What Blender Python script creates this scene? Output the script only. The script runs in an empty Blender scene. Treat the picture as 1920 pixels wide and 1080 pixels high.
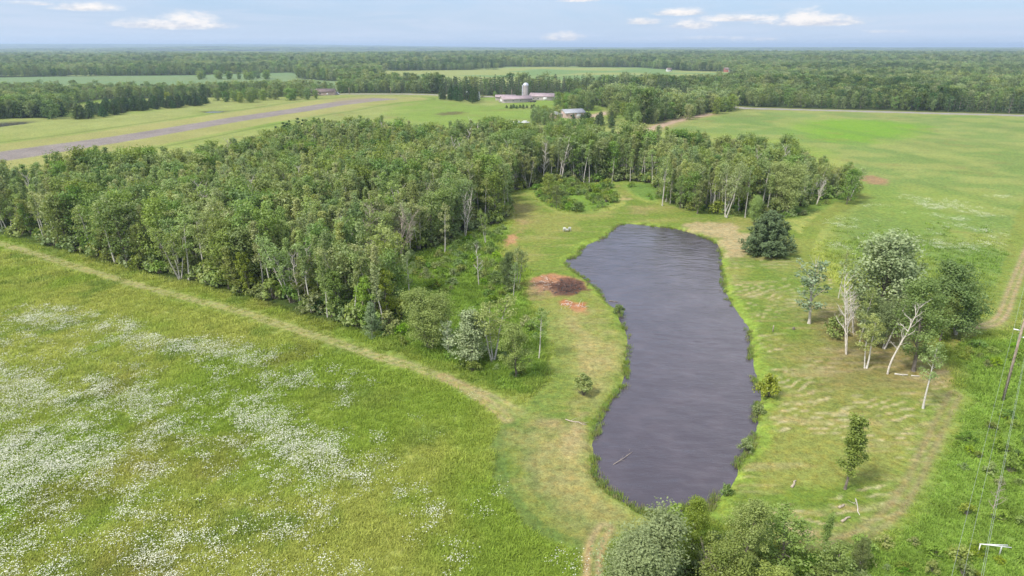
import bpy, math, random
import numpy as np
from math import radians as R
from mathutils import Vector, Matrix

random.seed(7)
rng = np.random.default_rng(11)
scene = bpy.context.scene
C = scene.collection

# ------------------------------------------------------------------ camera
CAM_H = 40.0
F = 1281.0                     # focal length in pixels of the 1920 wide photograph
HORIZON = 87.0
TH = math.atan((540 - HORIZON) / F)
cam_d = bpy.data.cameras.new('camera')
cam_d.sensor_width = 36.0
cam_d.lens = 36.0 * F / 1920.0
cam_d.clip_start = 0.5
cam_d.clip_end = 60000
cam = bpy.data.objects.new('camera', cam_d)
cam.location = (0, 0, CAM_H)
cam.rotation_euler = (math.pi / 2 - TH, 0, 0)
C.objects.link(cam)
scene.camera = cam
ST, CT = math.sin(TH), math.cos(TH)

# ------------------------------------------------------------------ sky, sun, exposure
SUN_EL, SUN_AZ = R(52), R(235)          # azimuth clockwise from +Y: behind and to the left
W = bpy.data.worlds.new('World')
scene.world = W
W.use_nodes = True


class NT:
    """small node-building helper"""
    def __init__(s, tree):
        s.t = tree
        s.n = tree.nodes
        s.l = tree.links

    def new(s, typ, **kw):
        nd = s.n.new(typ)
        for k, v in kw.items():
            if k.startswith('i_'):
                key = k[2:].replace('_', ' ')
                s.put(nd.inputs[key] if key in nd.inputs else nd.inputs[int(key)], v)
            else:
                setattr(nd, k, v)
        return nd

    def put(s, sock, v):
        if isinstance(v, bpy.types.NodeSocket):
            s.l.new(v, sock)
        elif v is not None:
            if hasattr(sock.default_value, '__len__') and not hasattr(v, '__len__'):
                v = [v] * len(sock.default_value)
            if hasattr(v, '__len__') and len(v) == 3 and len(sock.default_value) == 4:
                v = tuple(v) + (1,)
            sock.default_value = v

    def math(s, op, a, b=None, c=None, clamp=False):
        nd = s.n.new('ShaderNodeMath')
        nd.operation = op
        nd.use_clamp = clamp
        for k, v in enumerate((a, b, c)):
            if v is not None:
                s.put(nd.inputs[k], v)
        return nd.outputs[0]

    def vmath(s, op, a, b=None):
        nd = s.n.new('ShaderNodeVectorMath')
        nd.operation = op
        s.put(nd.inputs[0], a)
        if b is not None:
            s.put(nd.inputs[1], b)
        return nd.outputs[0]

    def mix(s, f, a, b, mode='MIX'):
        nd = s.n.new('ShaderNodeMix')
        nd.data_type = 'RGBA'
        nd.blend_type = mode
        s.put(nd.inputs[0], f)
        s.put(nd.inputs[6], a)
        s.put(nd.inputs[7], b)
        return nd.outputs[2]

    def noise(s, vec, scale, detail=3, rough=0.55, out=0, dist=0.0):
        nd = s.n.new('ShaderNodeTexNoise')
        s.put(nd.inputs['Vector'], vec)
        nd.inputs['Scale'].default_value = scale
        nd.inputs['Detail'].default_value = detail
        nd.inputs['Roughness'].default_value = rough
        nd.inputs['Distortion'].default_value = dist
        return nd.outputs[out]

    def ramp(s, f, *stops):
        nd = s.n.new('ShaderNodeMapRange')
        nd.interpolation_type = 'SMOOTHSTEP'
        s.put(nd.inputs[0], f)
        nd.inputs[1].default_value, nd.inputs[2].default_value = stops[0], stops[1]
        nd.inputs[3].default_value, nd.inputs[4].default_value = (stops[2], stops[3]) if len(stops) > 2 else (0, 1)
        return nd.outputs[0]


def build_world():
    t = NT(W.node_tree)
    t.n.clear()
    sky = t.new('ShaderNodeTexSky')
    sky.sky_type = 'NISHITA'
    sky.sun_disc = False
    sky.sun_elevation = SUN_EL
    sky.sun_rotation = SUN_AZ
    sky.altitude = 0
    sky.air_density = 1.0
    sky.dust_density = 1.2
    sky.ozone_density = 1.5
    geo = t.new('ShaderNodeTexCoord').outputs['Generated']
    sep = t.new('ShaderNodeSeparateXYZ')
    t.put(sep.inputs[0], geo)
    x, y, z = sep.outputs
    az = t.math('ARCTAN2', x, y)
    el = t.math('ARCSINE', z)
    # thin high veil: streaks that lengthen towards the horizon
    up = t.math('MAXIMUM', z, 0.0)
    inv = t.math('DIVIDE', 1.0, t.math('ADD', up, 0.018))
    cx = t.math('MULTIPLY', x, inv)
    cy = t.math('MULTIPLY', y, inv)
    comb = t.new('ShaderNodeCombineXYZ')
    t.put(comb.inputs[0], t.math('MULTIPLY', cx, 0.55))
    t.put(comb.inputs[1], t.math('MULTIPLY', cy, 0.25))
    veil = t.noise(comb.outputs[0], 0.35, 5, 0.6, dist=0.6)
    veil = t.ramp(veil, 0.40, 0.66)
    comb1 = t.new('ShaderNodeCombineXYZ')
    t.put(comb1.inputs[0], t.math('MULTIPLY', az, 5.0))
    t.put(comb1.inputs[1], t.math('MULTIPLY', el, 95.0))
    str_n = t.noise(comb1.outputs[0], 1.0, 5, 0.6, dist=0.8)
    veil = t.math('MAXIMUM', veil, t.math('MULTIPLY', t.ramp(str_n, 0.47, 0.68), 0.75))
    # horizon haze in the sky
    hz = t.ramp(el, 0.0, 0.05, 1.0, 0.0)
    # tint of the clear part seen low above the horizon
    K = 1.0
    blue = t.mix(t.ramp(el, 0.0, 0.30), (2.25, 3.25, 4.75), (1.9, 3.4, 6.4))
    clear = t.mix(0.72, sky.outputs[0], blue)
    clear = t.mix(t.math('MULTIPLY', hz, 0.75), clear, (3.5, 4.1, 5.0))
    col = t.mix(t.math('MULTIPLY', veil, 0.62), clear, (3.6, 4.05, 4.85))
    # a general light overcast overhead that is out of the photograph's view but lights it
    over = t.noise(geo, 2.2, 4, 0.6)
    over = t.math('MULTIPLY', t.ramp(el, 0.09, 0.30), t.ramp(over, 0.30, 0.62))
    col = t.mix(t.math('MULTIPLY', over, 0.85), col, t.mix(t.ramp(el, .8, 1.1), (8.4, 8.3, 8.4), (6.4, 6.4, 6.6)))
    # small fair-weather cumulus, each an ellipse in azimuth and elevation broken by noise
    def dirpx(px, py):
        u, v = (px - 960) / F, (py - 540) / F
        d = Vector((u, CT - v * ST, -(ST + v * CT))).normalized()
        return math.atan2(d.x, d.y), math.asin(d.z)
    comb2 = t.new('ShaderNodeCombineXYZ')
    t.put(comb2.inputs[0], t.math('MULTIPLY', az, 42.0))
    t.put(comb2.inputs[1], t.math('MULTIPLY', el, 130.0))
    n1 = t.noise(comb2.outputs[0], 1.0, 6, 0.62)
    comb3 = t.new('ShaderNodeCombineXYZ')
    t.put(comb3.inputs[0], t.math('MULTIPLY', az, 120.0))
    t.put(comb3.inputs[1], t.math('MULTIPLY', el, 260.0))
    n2 = t.noise(comb3.outputs[0], 1.0, 4, 0.6)
    nn = t.math('ADD', t.math('MULTIPLY', t.math('SUBTRACT', n1, 0.5), 2.3),
                t.math('MULTIPLY', t.math('SUBTRACT', n2, 0.5), 1.0))
    clouds = [  # centre x, y (base line), half width, height above base, strength
        (325, 50, 128, 20, 1.0), (355, 42, 62, 26, 1.0), (165, 17, 70, 16, 0.95), (60, 8, 50, 7, 0.6),
        (1530, 44, 105, 20, 1.1), (1510, 38, 52, 26, 1.1), (1385, 37, 95, 13, 1.0), (1275, 26, 60, 14, 1.0), (1205, 43, 40, 12, 0.9),
        (1300, 50, 50, 18, 0.85), (1055, 73, 45, 17, 0.95), (1085, 2, 45, 8, 0.7), (1440, 44, 30, 7, 0.7),
        (1425, 76, 60, 6, 0.45), (1660, 60, 60, 5, 0.4), (760, 92, 10, 3, 0.1), (1340, 72, 60, 5, 0.3)]
    dens, lit = None, None
    for (cx_, cy_, hw, ht, st) in clouds:
        a0, e0 = dirpx(cx_, cy_)
        a1, _ = dirpx(cx_ + hw, cy_)
        _, e1 = dirpx(cx_, cy_ - ht)
        wa, we = (a1 - a0), (e1 - e0)
        da = t.math('DIVIDE', t.math('SUBTRACT', az, a0), wa)
        de0 = t.math('DIVIDE', t.math('SUBTRACT', el, e0), we)
        # flat base: distances below the base line count four times
        de = t.math('MAXIMUM', de0, t.math('MULTIPLY', de0, -3.2))
        r2 = t.math('ADD', t.math('MULTIPLY', da, da), t.math('MULTIPLY', de, de))
        d = t.math('MULTIPLY', t.math('SUBTRACT', 1.0, r2), st)
        dens = d if dens is None else t.math('MAXIMUM', dens, d)
        L = t.math('SUBTRACT', de0, t.math('MULTIPLY', t.math('ABSOLUTE', t.math('SUBTRACT', 1.0, d)), 0.4))
        lit = L if lit is None else t.math('MAXIMUM', lit, t.math('MULTIPLY', L, t.ramp(d, -0.3, 0.2)))
    m = t.ramp(t.math('ADD', dens, t.math('MULTIPLY', nn, 0.80)), -0.15, 1.2)
    ccol = t.mix(t.ramp(t.math('ADD', lit, t.math('MULTIPLY', nn, 0.7)), -0.35, 0.45), (3.7, 3.75, 4.1), (5.7, 5.4, 5.15))
    col = t.mix(m, col, ccol)
    bg = t.new('ShaderNodeBackground')
    t.put(bg.inputs[0], col)
    bg.inputs[1].default_value = 0.11
    out = t.new('ShaderNodeOutputWorld')
    t.l.new(bg.outputs[0], out.inputs[0])


build_world()
sun_d = bpy.data.lights.new('sun', 'SUN')
sun_d.energy = 2.9
sun_d.angle = R(11)
sun_d.color = (1.0, 0.95, 0.86)
sun = bpy.data.objects.new('sun', sun_d)
sdir = Vector((math.sin(SUN_AZ) * math.cos(SUN_EL), math.cos(SUN_AZ) * math.cos(SUN_EL), math.sin(SUN_EL)))
sun.rotation_euler = sdir.to_track_quat('Z', 'Y').to_euler()
sun.location = (0, 0, 120)
C.objects.link(sun)
scene.view_settings.view_transform = 'Standard'
scene.view_settings.look = 'None'
scene.view_settings.gamma = 1
scene.view_settings.use_curve_mapping = False
scene.view_settings.exposure = 0.80
cy = scene.cycles
cy.max_bounces = 6
cy.diffuse_bounces = 3
cy.glossy_bounces = 2
cy.transmission_bounces = 4
cy.volume_bounces = 0
cy.transparent_max_bounces = 6
cy.use_adaptive_sampling = True
cy.adaptive_threshold = 0.01
cy.caustics_reflective = False
cy.caustics_refractive = False


# ------------------------------------------------------------------ survey: photograph pixel -> point on the land
def P(px, py, z=0.0):
    u, v = (px - 960) / F, (py - 540) / F
    down, fwd = ST + v * CT, CT - v * ST
    t = (CAM_H - z) / max(down, 1e-4)
    return (u * t, fwd * t)


def PP(pts, z=0.0):
    return np.array([P(a, b, z) for a, b in pts])


def top_height(bx, by, ty):
    """height of something standing at base pixel (bx, by) whose top shows at row ty"""
    X, Y = P(bx, by)
    v = (ty - 540) / F
    return CAM_H - Y * (ST + v * CT) / (CT - v * ST)


def to_px(X, Y, Z):
    X, Y, Z = np.asarray(X, float), np.asarray(Y, float), np.asarray(Z, float)
    dz = Z - CAM_H
    depth = Y * CT - dz * ST
    upc = Y * ST + dz * CT
    return 960 + F * X / depth, 540 - F * upc / depth


# ------------------------------------------------------------------ noise and polygon tools
_tab = rng.random((256, 256))


def vnoise(x, y):
    xi, yi = np.floor(x).astype(int), np.floor(y).astype(int)
    fx, fy = x - xi, y - yi
    fx, fy = fx * fx * (3 - 2 * fx), fy * fy * (3 - 2 * fy)
    g = lambda a, b: _tab[(a + 37 * (b >> 8)) & 255, b & 255]
    return (g(xi, yi) * (1 - fx) + g(xi + 1, yi) * fx) * (1 - fy) + (g(xi, yi + 1) * (1 - fx) + g(xi + 1, yi + 1) * fx) * fy


def fbm(x, y, s, o=4, seed=0, g=0.5):
    x, y = x / s + seed * 13.7, y / s + seed * 7.3
    r, a, n = 0, 1.0, 0
    for k in range(o):
        r = r + a * vnoise(x, y)
        n += a
        a *= g
        x, y = x * 2.03 + 11.1, y * 2.03 + 5.7
    return r / n


def sstep(a, b, x):
    t = np.clip((x - a) / (b - a), 0, 1)
    return t * t * (3 - 2 * t)


def inside(poly, X, Y):
    r = np.zeros(X.shape, bool)
    n = len(poly)
    for i in range(n):
        x0, y0 = poly[i]
        x1, y1 = poly[(i + 1) % n]
        if y0 == y1:
            continue
        c = ((y0 > Y) != (y1 > Y)) & (X < (x1 - x0) * (Y - y0) / (y1 - y0) + x0)
        r ^= c
    return r


def dist_line(pts, X, Y, closed=False):
    d = np.full(X.shape, 1e9)
    n = len(pts)
    for i in range(n if closed else n - 1):
        x0, y0 = pts[i]
        x1, y1 = pts[(i + 1) % n]
        dx, dy = x1 - x0, y1 - y0
        L = dx * dx + dy * dy + 1e-12
        t = np.clip(((X - x0) * dx + (Y - y0) * dy) / L, 0, 1)
        d = np.minimum(d, (X - x0 - t * dx) ** 2 + (Y - y0 - t * dy) ** 2)
    return np.sqrt(d)


def sdist(poly, X, Y, pad=40):
    """signed distance, positive inside; exact only near the polygon"""
    lo, hi = poly.min(0) - pad, poly.max(0) + pad
    near = (X > lo[0]) & (X < hi[0]) & (Y > lo[1]) & (Y < hi[1])
    out = np.full(X.shape, -float(pad))
    xs, ys = X[near], Y[near]
    if len(xs):
        d = dist_line(poly, xs, ys, True)
        out[near] = np.where(inside(poly, xs, ys), d, -d)
    return out


def line_d(pts, X, Y, pad=25):
    pts = np.asarray(pts)
    lo, hi = pts.min(0) - pad, pts.max(0) + pad
    near = (X > lo[0]) & (X < hi[0]) & (Y > lo[1]) & (Y < hi[1])
    out = np.full(X.shape, float(pad) * 2)
    if near.any():
        out[near] = dist_line(pts, X[near], Y[near])
    return out


def smooth_poly(p, it=2, closed=True):
    p = np.asarray(p, float)
    for _ in range(it):
        q = np.roll(p, -1, 0)
        a, b = p * .75 + q * .25, p * .25 + q * .75
        n = np.empty((len(p) * 2, 2))
        n[0::2], n[1::2] = a, b
        p = n if closed else np.vstack([p[:1], n[:-2], p[-1:]])
    return p


# ------------------------------------------------------------------ the plan of the place
POND = smooth_poly(PP([(1167, 417), (1213, 420), (1233, 423), (1273, 427), (1313, 440), (1340, 450), (1353, 467), (1352, 493), (1358, 520),
    (1357, 537), (1370, 563), (1390, 593), (1405, 613), (1405, 643), (1413, 680), (1420, 717), (1428, 740), (1420, 760), (1420, 797),
    (1411, 837), (1382, 867), (1375, 903), (1345, 927), (1338, 950), (1313, 945), (1280, 950), (1250, 961), (1233, 963), (1200, 955), (1167, 933),
    (1130, 910), (1110, 880), (1115, 847), (1112, 817), (1123, 778), (1140, 748), (1165, 722), (1172, 700), (1173, 687), (1173, 660),
    (1180, 630), (1173, 617), (1160, 592), (1163, 577), (1140, 568), (1130, 552), (1107, 527), (1083, 512), (1060, 493), (1063, 482),
    (1083, 477), (1087, 463), (1117, 450), (1137, 440), (1153, 423)]), 1)
FAR_POND = smooth_poly(PP([(-90, 238), (-40, 232), (0, 229), (40, 227), (62, 229), (45, 232), (0, 237), (-60, 246)]), 1)
FAR_POND2 = smooth_poly(PP([(380, 209), (400, 207.3), (424, 207.5), (420, 209), (395, 210.6)]), 1)

MOWN_W = smooth_poly(PP([(962, 778), (1000, 745), (1032, 715), (1042, 680), (1038, 640), (1022, 600), (1000, 572), (985, 550), (1000, 520), (985, 505), (950, 490),
    (938, 470), (950, 440), (966, 415), (955, 385), (958, 360), (985, 362), (1010, 378), (1025, 392), (1060, 402), (1110, 402), (1160, 390),
    (1178, 380), (1162, 362), (1150, 348), (1160, 345), (1178, 360), (1195, 376), (1240, 383), (1300, 398), (1380, 410), (1450, 425), (1500, 432), (1520, 470), (1500, 560),
    (1300, 700), (1200, 900), (1250, 975), (1180, 1005), (1130, 1018), (1130, 1090), (1095, 1090), (1095, 1030), (1023, 1013), (990, 990), (950, 947), (927, 907), (920, 853), (926, 800)]), 1)
MOWN_E = smooth_poly(PP([(1350, 470), (1400, 482), (1500, 478), (1545, 500), (1570, 540), (1640, 560), (1720, 600), (1770, 680), (1788, 720), (1790, 770), (1760, 850), (1730, 900),
    (1700, 960), (1640, 1000), (1580, 1025), (1500, 1035), (1400, 1000), (1330, 980), (1340, 940), (1400, 830), (1410, 700), (1380, 600), (1350, 540)]), 1)
MOWN_RING = smooth_poly(PP([(1500, 470), (1500, 435), (1525, 408), (1560, 388), (1600, 372), (1618, 362), (1640, 368), (1600, 385), (1560, 408), (1532, 440), (1522, 480), (1540, 520), (1510, 520)]), 1)
LANE_E = smooth_poly(PP([(1905, 400), (1895, 440), (1875, 520), (1845, 600), (1830, 612), (1905, 615), (1935, 520), (1980, 420), (1990, 380), (1930, 360)]), 1)
LANE_E2 = smooth_poly(PP([(1770, 640), (1810, 600), (1905, 600), (1900, 618), (1830, 625), (1790, 660)]), 1)

FOREST = smooth_poly(np.vstack([PP([(-260, 380), (-120, 412), (0, 440), (100, 460), (223, 498), (333, 520), (443, 547), (567, 588), (640, 612), (690, 625), (745, 632), (760, 600), (745, 560),
    (700, 535), (705, 510), (735, 490), (775, 478), (830, 455), (880, 432), (945, 415), (957, 395), (945, 362), (985, 352), (1040, 345), (1100, 343), (1150, 338), (1230, 343), (1235, 375), (1290, 395), (1340, 403), (1380, 402), (1430, 405),
    (1480, 395), (1530, 378), (1580, 360), (1600, 340)]),
    np.array([P(a, b, 12) for a, b in [(1600, 318), (1580, 285), (1520, 266), (1450, 258), (1350, 257), (1260, 250), (1180, 246), (1130, 238),
     (1090, 229), (1000, 235), (900, 229), (780, 236), (700, 229), (600, 219), (560, 226), (450, 259), (365, 268), (350, 288), (230, 284), (170, 277), (110, 290), (0, 308), (-80, 320), (-200, 335)]])]), 1)
# low bright scrub between the wood and the pond, and along the east
SCRUB_W = smooth_poly(PP([(690, 628), (745, 632), (745, 560), (700, 535), (720, 495), (780, 478), (880, 440), (945, 425), (960, 440), (935, 470), (945, 490), (975, 500), (985, 545), (1000, 575), (1028, 610), (1036, 650), (1035, 690),
    (1015, 735), (985, 745), (950, 735), (900, 705), (830, 680), (760, 655)]), 1)
SCRUB_N = smooth_poly(PP([(1000, 352), (1060, 344), (1150, 342), (1145, 358), (1165, 378), (1110, 397), (1060, 398), (1020, 385), (1005, 370)]), 1)
SCRUB_N2 = smooth_poly(PP([(1170, 345), (1230, 343), (1240, 380), (1200, 372), (1180, 358)]), 1)
SCRUB_N3 = smooth_poly(PP([(1235, 378), (1300, 396), (1380, 407), (1480, 415), (1525, 400), (1600, 368), (1620, 350), (1600, 340), (1480, 390), (1380, 400), (1300, 392)]), 1)
SCRUB_E = smooth_poly(PP([(1790, 630), (1900, 640), (1960, 600), (2100, 600), (2300, 1000), (2400, 1200), (1500, 1200), (1480, 1060), (1590, 1035), (1690, 985), (1745, 890), (1785, 800), (1800, 740), (1790, 690)]), 1)
SCRUB_S = smooth_poly(PP([(1140, 1010), (1200, 1000), (1260, 975), (1330, 980), (1400, 1010), (1490, 1045), (1600, 1035), (1640, 1200), (1130, 1200), (1135, 1060)]), 1)
FLOWER = smooth_poly(PP([(-200, 600), (0, 585), (100, 575), (180, 592), (330, 632), (480, 655), (590, 690), (640, 708), (650, 730), (560, 735), (520, 760), (640, 850), (690, 920), (600, 940), (640, 1000), (600, 1110), (-300, 1110)]), 1)
FLOWER2 = smooth_poly(PP([(640, 715), (760, 705), (860, 730), (905, 790), (910, 870), (930, 950), (1000, 1030), (1080, 1060), (1060, 1110), (500, 1110), (560, 900)]), 1)
FLOWER3 = smooth_poly(PP([(1540, 420), (1600, 390), (1700, 380), (1880, 400), (1870, 480), (1700, 470), (1560, 480)]), 1)
FLOWER4 = smooth_poly(PP([(1560, 290), (1640, 285), (1760, 340), (1900, 350), (1900, 420), (1760, 420), (1640, 350)]), 1)

TRACK_A = smooth_poly(PP([(-160, 415), (0, 457), (60, 474), (133, 497), (283, 540), (427, 577), (533, 613), (640, 646), (707, 670), (787, 690), (853, 717), (923, 745), (973, 772)]), 2, False)
TRACK_A2 = smooth_poly(PP([(830, 705), (880, 730), (925, 762), (952, 784)]), 2, False)
TRACK_B = smooth_poly(PP([(1112, 1090), (1112, 1050), (1118, 1015), (1135, 990)]), 2, False)
TRACK_C = smooth_poly(PP([(985, 775), (1020, 760), (1050, 720), (1058, 680), (1050, 630), (1030, 590)]), 2, False)
TRACK_D = smooth_poly(PP([(1790, 740), (1745, 830), (1700, 930), (1640, 990), (1560, 1025)]), 2, False)
TRACK_E = smooth_poly(PP([(1940, 440), (1915, 500), (1895, 550), (1878, 600), (1850, 612), (1810, 615)]), 2, False)
RUNWAY = PP([(-400, 366), (-160, 327), (0, 286), (213, 257), (427, 222), (640, 190), (700, 184), (745, 186), (690, 191), (640, 197), (427, 230), (213, 268), (0, 302), (-160, 350), (-400, 400)])
ROAD = PP([(608, 177.0), (660, 176.3), (760, 176.3), (815, 178), (905, 181), (1100, 185.5), (1190, 190), (1310, 196), (1400, 203), (1920, 216.5), (2200, 224)])
DRIVE_A = PP([(1080, 221), (1110, 217), (1135, 213), (1160, 206)])
DRIVE_B = PP([(1170, 250), (1210, 246), (1245, 233), (1290, 221), (1330, 214)])

OPEN_FAR = [  # farmland fields beyond the road
    PP([(-200, 146), (0, 145), (370, 141), (460, 138), (545, 136), (560, 140), (556, 148), (640, 153), (635, 172), (100, 173), (-200, 176)]),
    PP([(715, 141), (716, 133), (850, 131.5), (935, 130.5), (945, 125), (1200, 126.5), (1285, 133), (1365, 134.5), (1375, 140), (1395, 155), (1290, 165), (900, 170), (820, 164), (700, 158)]),
    PP([(330, 101.5), (420, 98.5), (640, 98), (760, 99.5), (640, 102), (480, 103)]),
    PP([(820, 97.5), (1000, 96.8), (1080, 97.6), (940, 98.8)]),
    PP([(1150, 109), (1250, 106.5), (1340, 107.5), (1260, 110.5)]),
    PP([(60, 108), (160, 106), (230, 107), (130, 110)]),
]
FARM_OPEN = PP([(-900, 470), (-400, 262), (-200, 238), (-60, 225), (0, 222.5), (60, 221), (105, 222), (128, 214), (135, 204), (150, 193), (190, 186.5), (330, 184), (480, 183), (595, 180), (605, 178), (700, 178), (815, 178), (900, 184), (935, 182), (1040, 183),
    (1100, 195), (1160, 208), (1195, 212), (1190, 236), (1280, 222), (1375, 206), (1600, 209), (1750, 212), (1920, 219), (2300, 226), (2900, 700), (2400, 1500), (-900, 1500)])
STRAW = [  # extra bare or dry patches: polygon, colour, softness
    (PP([(1280, 420), (1330, 412), (1385, 425), (1410, 445), (1410, 480), (1372, 486), (1355, 470), (1342, 450), (1305, 436)]), (0.42, 0.34, 0.20), 1.5, 0.75),
    (PP([(992, 527), (1010, 518), (1050, 517), (1085, 525), (1092, 537), (1075, 548), (1040, 545), (1010, 540)]), (0.40, 0.20, 0.12), 1.0, 0.9),
    (PP([(1035, 532), (1050, 526), (1080, 524), (1092, 538), (1088, 553), (1060, 556), (1038, 548)]), (0.13, 0.07, 0.05), 0.8, 0.95),
    (PP([(1048, 570), (1065, 563), (1095, 568), (1100, 577), (1080, 583), (1055, 578)]), (0.42, 0.17, 0.09), 0.8, 0.9),
    (PP([(945, 463), (950, 450), (962, 440), (972, 438), (962, 452), (953, 465)]), (0.42, 0.24, 0.13), 0.8, 0.85),
    (PP([(958, 368), (980, 372), (1000, 400), (992, 420), (975, 415), (962, 390)]), (0.30, 0.25, 0.11), 4, 0.55),
    (PP([(970, 425), (985, 415), (985, 428), (975, 440)]), (0.36, 0.26, 0.13), 2, 0.6),
    (PP([(1600, 334), (1625, 329), (1655, 335), (1663, 343), (1650, 347), (1615, 341)]), (0.30, 0.19, 0.11), 1.5, 0.85),
    (PP([(812, 214), (835, 209), (870, 208), (872, 213), (840, 216)]), (0.10, 0.07, 0.04), 3, 0.7),
    (PP([(1160, 362), (1175, 368), (1180, 376), (1166, 374)]), (0.42, 0.33, 0.18), 1.2, 0.7),
    (PP([(1170, 395), (1200, 385), (1230, 392), (1225, 402), (1180, 402)]), (0.33, 0.25, 0.13), 3, 0.45),
    (PP([(1540, 560), (1640, 600), (1760, 650), (1750, 710), (1640, 715), (1550, 690), (1520, 640)]), (0.19, 0.15, 0.07), 7, 0.62),
    (PP([(1545, 690), (1700, 690), (1740, 720), (1640, 760), (1540, 730)]), (0.25, 0.20, 0.09), 7, 0.35),
    (PP([(1470, 990), (1530, 980), (1560, 1010), (1500, 1030), (1450, 1010)]), (0.34, 0.25, 0.16), 2, 0.6),
    (PP([(1235, 1040), (1330, 1010), (1420, 1020), (1400, 1050), (1260, 1060)]), (0.25, 0.18, 0.10), 2, 0.6),
    (PP([(1038, 775), (1070, 760), (1100, 780), (1100, 830), (1070, 830)]), (0.38, 0.28, 0.17), 2, 0.7),
    (PP([(960, 755), (985, 752), (990, 775), (965, 775)]), (0.34, 0.26, 0.14), 1.5, 0.5),
    (PP([(1010, 590), (1090, 590), (1165, 640), (1160, 700), (1120, 760), (1060, 780), (1050, 700), (1060, 640)]), (0.36, 0.31, 0.14), 5, 0.8),
    (PP([(1010, 800), (1090, 800), (1100, 870), (1130, 930), (1200, 970), (1160, 990), (1060, 940), (1020, 880)]), (0.33, 0.29, 0.13), 5, 0.7),
    (PP([(990, 520), (1025, 545), (1020, 560), (985, 550)]), (0.34, 0.22, 0.14), 1.5, 0.6),
    (PP([(640, 183), (690, 184), (700, 190), (630, 196), (620, 190)]), (0.26, 0.22, 0.15), 6, 0.5),
]


def meadow_col(X, Y):
    n1, n2, n3 = fbm(X, Y, 26, 4, 1), fbm(X, Y, 7, 4, 2), fbm(X, Y, 2.2, 3, 3)
    a = np.array([0.205, 0.290, 0.052])[:, None]
    b = np.array([0.300, 0.340, 0.092])[:, None]
    c = np.array([0.150, 0.232, 0.048])[:, None]
    m = sstep(0.38, 0.62, n1 * .6 + n2 * .4)
    col = a * (1 - m) + b * m
    m = sstep(0.52, 0.72, n2 * .7 + n3 * .3) * .8
    return col * (1 - m) + c * m


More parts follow.
